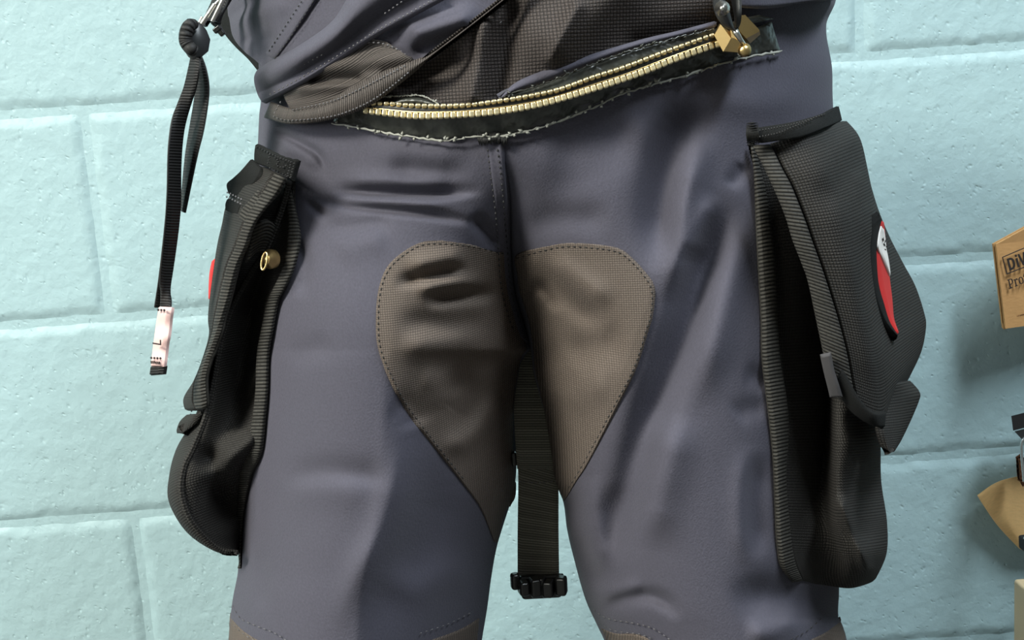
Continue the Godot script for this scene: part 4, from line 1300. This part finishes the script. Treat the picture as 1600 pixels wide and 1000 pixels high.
func make_straps() -> void:
	var s := thing("webbing_strap", W(300, 60, .22), "black webbing strap knotted to the side buckle, with a size label at its lower end", "strap")
	var b := MB.new()
	b.sheet(loft([[[297, 84, .222], [286, 130, .224], [275, 170, .228], [268, 230, .236], [266, 300, .238], [262, 360, .235], [253, 440, .226], [247, 480, .216]], [[309, 84, .228], [307, 112, .232], [300, 160, .226], [290, 210, .216], [286, 260, .212], [285, 330, .214], [275, 410, .215], [263, 480, .224]]], 110, 8), 0.002)
	put(b, "webbing", M.webbing, s)
	var b2 := MB.new()
	b2.sheet(loft([[[303, 84, .214], [304, 112, .214], [301, 150, .210], [292, 205, .204], [286, 250, .202], [280, 330, .206]], [[311, 84, .216], [319, 112, .222], [322, 145, .224], [314, 200, .224], [303, 245, .222], [285, 332, .214]]], 80, 8), 0.002)
	put(b2, "webbing", M.webbing, s, "ribbed end of the webbing, turned to the light")
	var b3 := MB.new()
	b3.sheet(loft([[[264, 330, .222], [259, 380, .221], [251, 440, .219], [244, 482, .216]], [[270, 330, .218], [266, 380, .216], [262, 440, .214], [255, 482, .212]]], 40, 4), 0.002)
	put(b3, "webbing", M.webbing, s)
	# the knot: a lump with a loop laid round it
	var k := MB.new()
	k.tube(PackedVector3Array([W(303, 40, .222), W(304, 50, .224), W(306, 62, .226), W(305, 76, .226), W(303, 88, .224)]), [0.005, 0.0078, 0.0092, 0.0085, 0.0042], 16)
	put(k, "knot", M.leather, s)
	var lp := PackedVector3Array()
	for q in samp([[304, 38, .232], [296, 40, .236], [291, 50, .238], [290, 64, .238], [296, 74, .238], [303, 80, .236]], 24): lp.append(W(q.x, q.y, q.z))
	var l2 := MB.new()
	l2.tube(lp, [0.0032, 0.0036, 0.004, 0.0042], 10)
	put(l2, "knot_loop", M.webbing, s)
	var lb := MB.new()
	lb.sheet(loft([[[246, 478, .221], [240, 515, .221], [235, 555, .221], [233, 574, .221]], [[264, 479, .229], [260, 515, .229], [254, 555, .229], [252, 574, .229]]], 40, 8, func(_u, v, _x, _y): return 0.0008 * sin(v * 15.0)), 0.0035)
	put(lb, "size_label", M.label, s)
	var lt := TextMesh.new()
	var f := SystemFont.new()
	f.font_names = PackedStringArray(["Droid Sans"])
	f.font_weight = 500
	lt.font = f
	lt.text = "L"
	lt.font_size = 32
	lt.pixel_size = 0.00025
	lt.depth = 0.0004
	var lo := MeshInstance3D.new()
	lo.name = "letter"
	lo.mesh = lt
	lo.material_override = M.ink
	s.add_child(lo, true)
	lo.position = W(245.5, 535, .2302) - s.position
	lo.rotation = Vector3(0, -0.5, PI / 2 - 0.1)
	var pr := MB.new()
	for q in [[236.5, 566], [239, 566], [241.5, 566], [244, 567], [246.5, 567], [249, 567]]:
		pr.rbox(Transform3D(Basis.IDENTITY, W(q[0], q[1], .2252 + (q[0] - 236.0) * 0.0003)), Vector3(0.0009, 0.002, 0.0006), 0.0002)
	meta(put(pr, "fine_print", M.ink, s), "", "", "", "stuff")
	stitch(s, [[[245, 484, .224], [262, 485, .231]], [[234, 559, .224], [253, 560, .231]]], own(0.0012), M.thread, 4.5, 4.5, 0.0010)
	var en := MB.new()
	en.sheet(loft([[[233, 572, .221], [232, 580, .221], [231, 587, .221]], [[252, 572, .229], [251, 579, .229], [250, 585, .229]]], 8, 8), 0.004)
	put(en, "webbing_end", M.webbing, s)

	var c := thing("crotch_strap", W(840, 700, .12), "dark elastic crotch strap with a black slide buckle hanging between the thighs", "strap")
	var u := MB.new()
	u.sheet(loft([[[806, 522, 0.1440], [806, 575, 0.1500], [803, 640, 0.1600], [806, 700, 0.1670], [808, 735, 0.1650]], [[845, 522, 0.1440], [848, 575, 0.1500], [860, 640, 0.1600], [868, 700, 0.1670], [871, 735, 0.1650]]], 50, 10, func(_u, v, _x, _y): return 0.004 * sin(v * PI)), 0.003)
	put(u, "webbing", M.elastic, c, "upper doubled length of the strap")
	var e := MB.new()
	e.sheet(loft([[[807, 690, 0.1630], [809, 725, 0.1620], [810, 760, 0.1615], [809, 830, 0.1615], [809, 908, 0.1630]], [[870, 712, 0.1630], [872, 735, 0.1620], [873, 760, 0.1615], [873, 830, 0.1615], [874, 908, 0.1630]]], 70, 10), 0.003)
	put(e, "elastic_band", M.elastic, c)
	stitch(c, [[[811, 752, 0.1625], [840, 754, 0.1625], [872, 751, 0.1625]]], own(0.002), M.thread_pale, 6.0, 5.0, 0.0006)
	var side := MB.new()
	side.rbox(Transform3D(Basis.IDENTITY, W(803, 717, 0.163)), Vector3(0.004, 0.011, 0.006), 0.0015)
	put(side, "strap_keeper", M.plastic, c)
	var bk := MB.new()
	var tilt := Basis(Vector3(0, 0, 1), -0.02)
	bk.rbox(Transform3D(tilt, W(846, 921, 0.172)), Vector3(0.031, 0.0138, 0.007), 0.003)
	bk.rbox(Transform3D(tilt, W(846, 903, 0.169)), Vector3(0.0345, 0.0052, 0.0055), 0.002)
	put(bk, "buckle", M.plastic, c)
	for q in [[805, 908, .008, .015, .009, 0.172], [818, 918, .009, .013, .013, 0.177], [836, 917, .0095, .017, .013, 0.178], [843, 907, .011, .008, .012, 0.176], [857, 919, .010, .015, .013, 0.178], [877, 915, .010, .017, .011, 0.176]]:
		var g := MB.new()
		g.rbox(Transform3D(tilt.rotated(Vector3.UP, 0.25 if q[0] < 840 else -0.25), W(q[0], q[1], q[5])), Vector3(q[2], q[3], q[4]) * 0.86, 0.0024)
		put(g, "buckle_lug", M.plastic, c)

# ------------------------------------------------------------------ things at the right edge
func make_shelf_things() -> void:
	# shelf just outside the frame that carries box and paper
	var sh := thing("shelf_rack", Vector3(1.1, 0, 0.14), "grey metal shelf rack against the wall beside the drysuit", "shelf")
	var px := W(1695, 500, .14).x
	var ybox := W(1695, 479, .18).y - 0.004
	var ylow := W(1700, 905, .18).y
	for y in [0.25, ylow, ybox]:
		slab("shelf_board", Vector3(px, y - 0.02, 0.02), Vector3(px + 0.8, y, 0.17), M.grey_metal, sh)
	for x in [px, px + 0.77]:
		for z in [0.02, 0.14]:
			slab("shelf_post", Vector3(x, 0, z), Vector3(x + 0.03, ybox - 0.02, z + 0.03), M.grey_metal, sh)
	# cardboard box
	var fr := [W(1553, 381, .185), W(1568, 513, .185), W(1760, 462, .160), W(1760, 268, .155)]
	var dep := Vector3(0.10, 0.0, -0.028)
	var bx := thing("cardboard_box", fr[1], "brown cardboard box with dark printed lettering tilted over the shelf edge", "box")
	var bk := [fr[0] + dep, fr[1] + dep, fr[2] + dep, fr[3] + dep]
	for q in [["front_panel", fr[0], fr[1], fr[2], fr[3]], ["side_panel", bk[0], bk[1], fr[1], fr[0]], ["back_panel", bk[3], bk[2], bk[1], bk[0]], ["side_panel", fr[3], fr[2], bk[2], bk[3]], ["top_flap", bk[0], fr[0], fr[3], bk[3]], ["bottom_flap", fr[1], bk[1], bk[2], fr[2]]]:
		var m := MB.new()
		var P := []
		for i in 5:
			var row := PackedVector3Array()
			for j in 9: row.append((q[1] as Vector3).lerp(q[4], j / 8.0).lerp((q[2] as Vector3).lerp(q[3], j / 8.0), i / 4.0))
			P.append(row)
		m.sheet(P, 0.003, 0.3)
		put(m, q[0], M.card, bx)
	var strip := MB.new()
	var low := func(t, h): return (fr[1] as Vector3).lerp(fr[2], t) + (fr[0] - fr[1]).normalized() * h + Vector3(0, 0, 0.0016)
	strip.sheet([PackedVector3Array([low.call(0.0, .0048), low.call(0.5, .0048), low.call(1.0, .0048)]), PackedVector3Array([low.call(0.0, -.001), low.call(0.5, -.001), low.call(1.0, -.001)])], 0.002)
	put(strip, "flap_edge", M.card, bx)
	var right: Vector3 = (fr[2] - fr[1]).lerp(fr[3] - fr[0], 0.5).normalized()
	var down: Vector3 = (fr[1] - fr[0]).normalized()
	var nn := (-down).cross(right).normalized() * -1.0
	if nn.z < 0: nn = -nn
	text_on(bx, "DiVE", "Droid Sans", 900, false, 0.0115, W(1576, 424, .19), right, nn, 0.0018)
	text_on(bx, "Prote", "Droid Serif", 400, true, 0.0090, W(1577, 452, .19), right, nn, 0.0018)
	var ol := MB.new()
	var o0 := W(1573, 428, .19)
	var ey := nn.cross(right).normalized()
	for q in [[[0.0, 0.0165], [0.06, 0.0175]], [[0.0, 0.0], [0.06, -0.001]], [[0.0, 0.0165], [0.0, 0.0]]]:
		ol.tube(PackedVector3Array([o0 + right * q[0][0] + ey * q[0][1] + nn * .0002, o0 + right * q[1][0] + ey * q[1][1] + nn * .0002]), [0.0005], 6)
	put(ol, "print_outline", M.ink, bx)
	var fine := MB.new()
	for k in 26:
		var p: Vector3 = low.call(0.01 + k * 0.0125, .0085)
		fine.rbox(Transform3D(Basis.IDENTITY, p), Vector3(0.0010, 0.0012, 0.0006), 0.0002)
	meta(put(fine, "fine_print", M.wood, bx), "", "", "", "stuff")
	# kraft paper, curled into an open cone
	var pa := thing("kraft_paper", W(1600, 800, .2), "curled sheet of brown kraft paper below the box, its corner pointing left", "paper")
	var pm := MB.new()
	pm.sheet(loft([[[1527, 775, 0.151], [1535, 788, 0.151], [1560, 824, 0.149], [1594, 859, 0.142]], [[1551, 758, 0.158], [1562, 775, 0.159], [1580, 820, 0.156], [1600, 862, 0.146]], [[1578, 748, 0.158], [1590, 780, 0.157], [1606, 820, 0.152], [1616, 864, 0.146]], [[1625, 740, 0.146], [1632, 780, 0.147], [1640, 820, 0.146], [1644, 864, 0.142]], [[1690, 740, 0.128], [1690, 780, 0.128], [1690, 820, 0.128], [1690, 864, 0.128]]], 40, 50), 0.0018)
	put(pm, "sheet", M.kraft, pa)
	# a clip on the paper
	var cl := thing("dark_clip", W(1608, 850, .24), "small dark clip on the lower corner of the kraft paper", "clip")
	var cm := MB.new()
	cm.rbox(Transform3D(Basis(Vector3(0, 0, 1), 0.05), W(1612, 850, .238)), Vector3(0.017, 0.013, 0.02), 0.002)
	put(cm, "clip_body", M.dark, cl)
	var cw := MB.new()
	cw.tube(PackedVector3Array([W(1600, 842, .25), W(1606, 830, .248), W(1618, 830, .248), W(1624, 842, .25)]), [0.0009], 6)
	put(cw, "clip_wire", M.chrome, cl)
	# black tray on grey foot, wire loop, splintered wood
	var tr := thing("black_tray", W(1620, 660, .2), "black tray with a grey underside sticking out above the kraft paper", "tray")
	var tm := MB.new()
	tm.loft_box([W(1583, 673, .16), W(1690, 645, .16), W(1690, 622, .16), W(1580, 650, .16)], [W(1583, 673, .215), W(1690, 645, .215), W(1690, 622, .215), W(1580, 650, .215)])
	put(tm, "tray_rim", M.dark, tr)
	var tf := MB.new()
	tf.loft_box([W(1600, 690, .17), W(1680, 690, .17), W(1680, 650, .165), W(1585, 674, .165)], [W(1600, 690, .20), W(1680, 690, .20), W(1680, 650, .205), W(1585, 674, .205)])
	put(tf, "tray_foot", M.grey_metal, tr)
	var wl := thing("wire_loop", W(1605, 720, .22), "bent bright wire loop standing behind the kraft paper", "wire")
	var wp := PackedVector3Array()
	for p in samp([[1600, 752, .21], [1598, 730, .212], [1596, 705, .215], [1597, 690, .217], [1604, 684, .218], [1630, 682, .216], [1660, 680, .2]], 30): wp.append(W(p.x, p.y, p.z))
	var wm := MB.new()
	wm.tube(wp, [0.0013], 8)
	put(wm, "wire", M.chrome, wl)
	var wd := thing("wood_stick", W(1596, 730, .20), "short splintered brown stick poking up between the kraft paper and the wire", "stick")
	var wk := MB.new()
	wk.sheet(loft([[[1588, 716, .19], [1590, 728, .19], [1590, 738, .19], [1592, 752, .195]], [[1593, 714, .20], [1594, 728, .20], [1595, 740, .20], [1596, 752, .20]], [[1604, 718, .19], [1604, 730, .19], [1604, 742, .19], [1604, 756, .195]]], 16, 10, func(u, v, _x, _y): return 0.001 * sin(v * 30.0 + u * 8.0)), 0.005)
	put(wk, "stick", M.wood, wd)
	var po := thing("cream_post", Vector3(W(1612, 960, .2).x, 0, .08), "cream coloured upright post below the curled kraft paper", "post")
	var a := W(1598, 915, .2)
	var pm2 := MB.new()
	pm2.rbox(Transform3D(Basis(Vector3(0, 0, 1), 0.0), Vector3(a.x + 0.0165, a.y * 0.5, .08)), Vector3(0.036, a.y, 0.036), 0.003)
	put(pm2, "post", M.cream, po)

func text_on(parent: Node3D, words: String, font: String, weight: int, slant: bool, height: float, at: Vector3, right: Vector3, nrm: Vector3, depth: float) -> void:
	var f := SystemFont.new()
	f.font_names = PackedStringArray([font])
	f.font_weight = weight
	f.font_italic = slant
	var t := TextMesh.new()
	t.font = f
	t.text = words
	t.font_size = 64
	t.pixel_size = height / 46.0
	t.depth = 0.0006
	t.horizontal_alignment = HORIZONTAL_ALIGNMENT_LEFT
	t.vertical_alignment = VERTICAL_ALIGNMENT_BOTTOM
	var o := MeshInstance3D.new()
	o.name = "print"
	o.mesh = t
	o.material_override = M.ink
	parent.add_child(o, true)
	var y := nrm.cross(right).normalized()
	o.transform = Transform3D(Basis(right * 0.8, y, right.cross(y)), at - y * height * 0.33 - parent.position)

func _ready() -> void:
	rng.seed = 77
	make_view()
	make_lights()
	make_materials()
	make_room()
	out_by = 0.30
	MB.k = 0.82
	make_outline()
	make_suit()
	make_straps()
	out_by = -0.12
	MB.k = 1.0
	make_shelf_things()
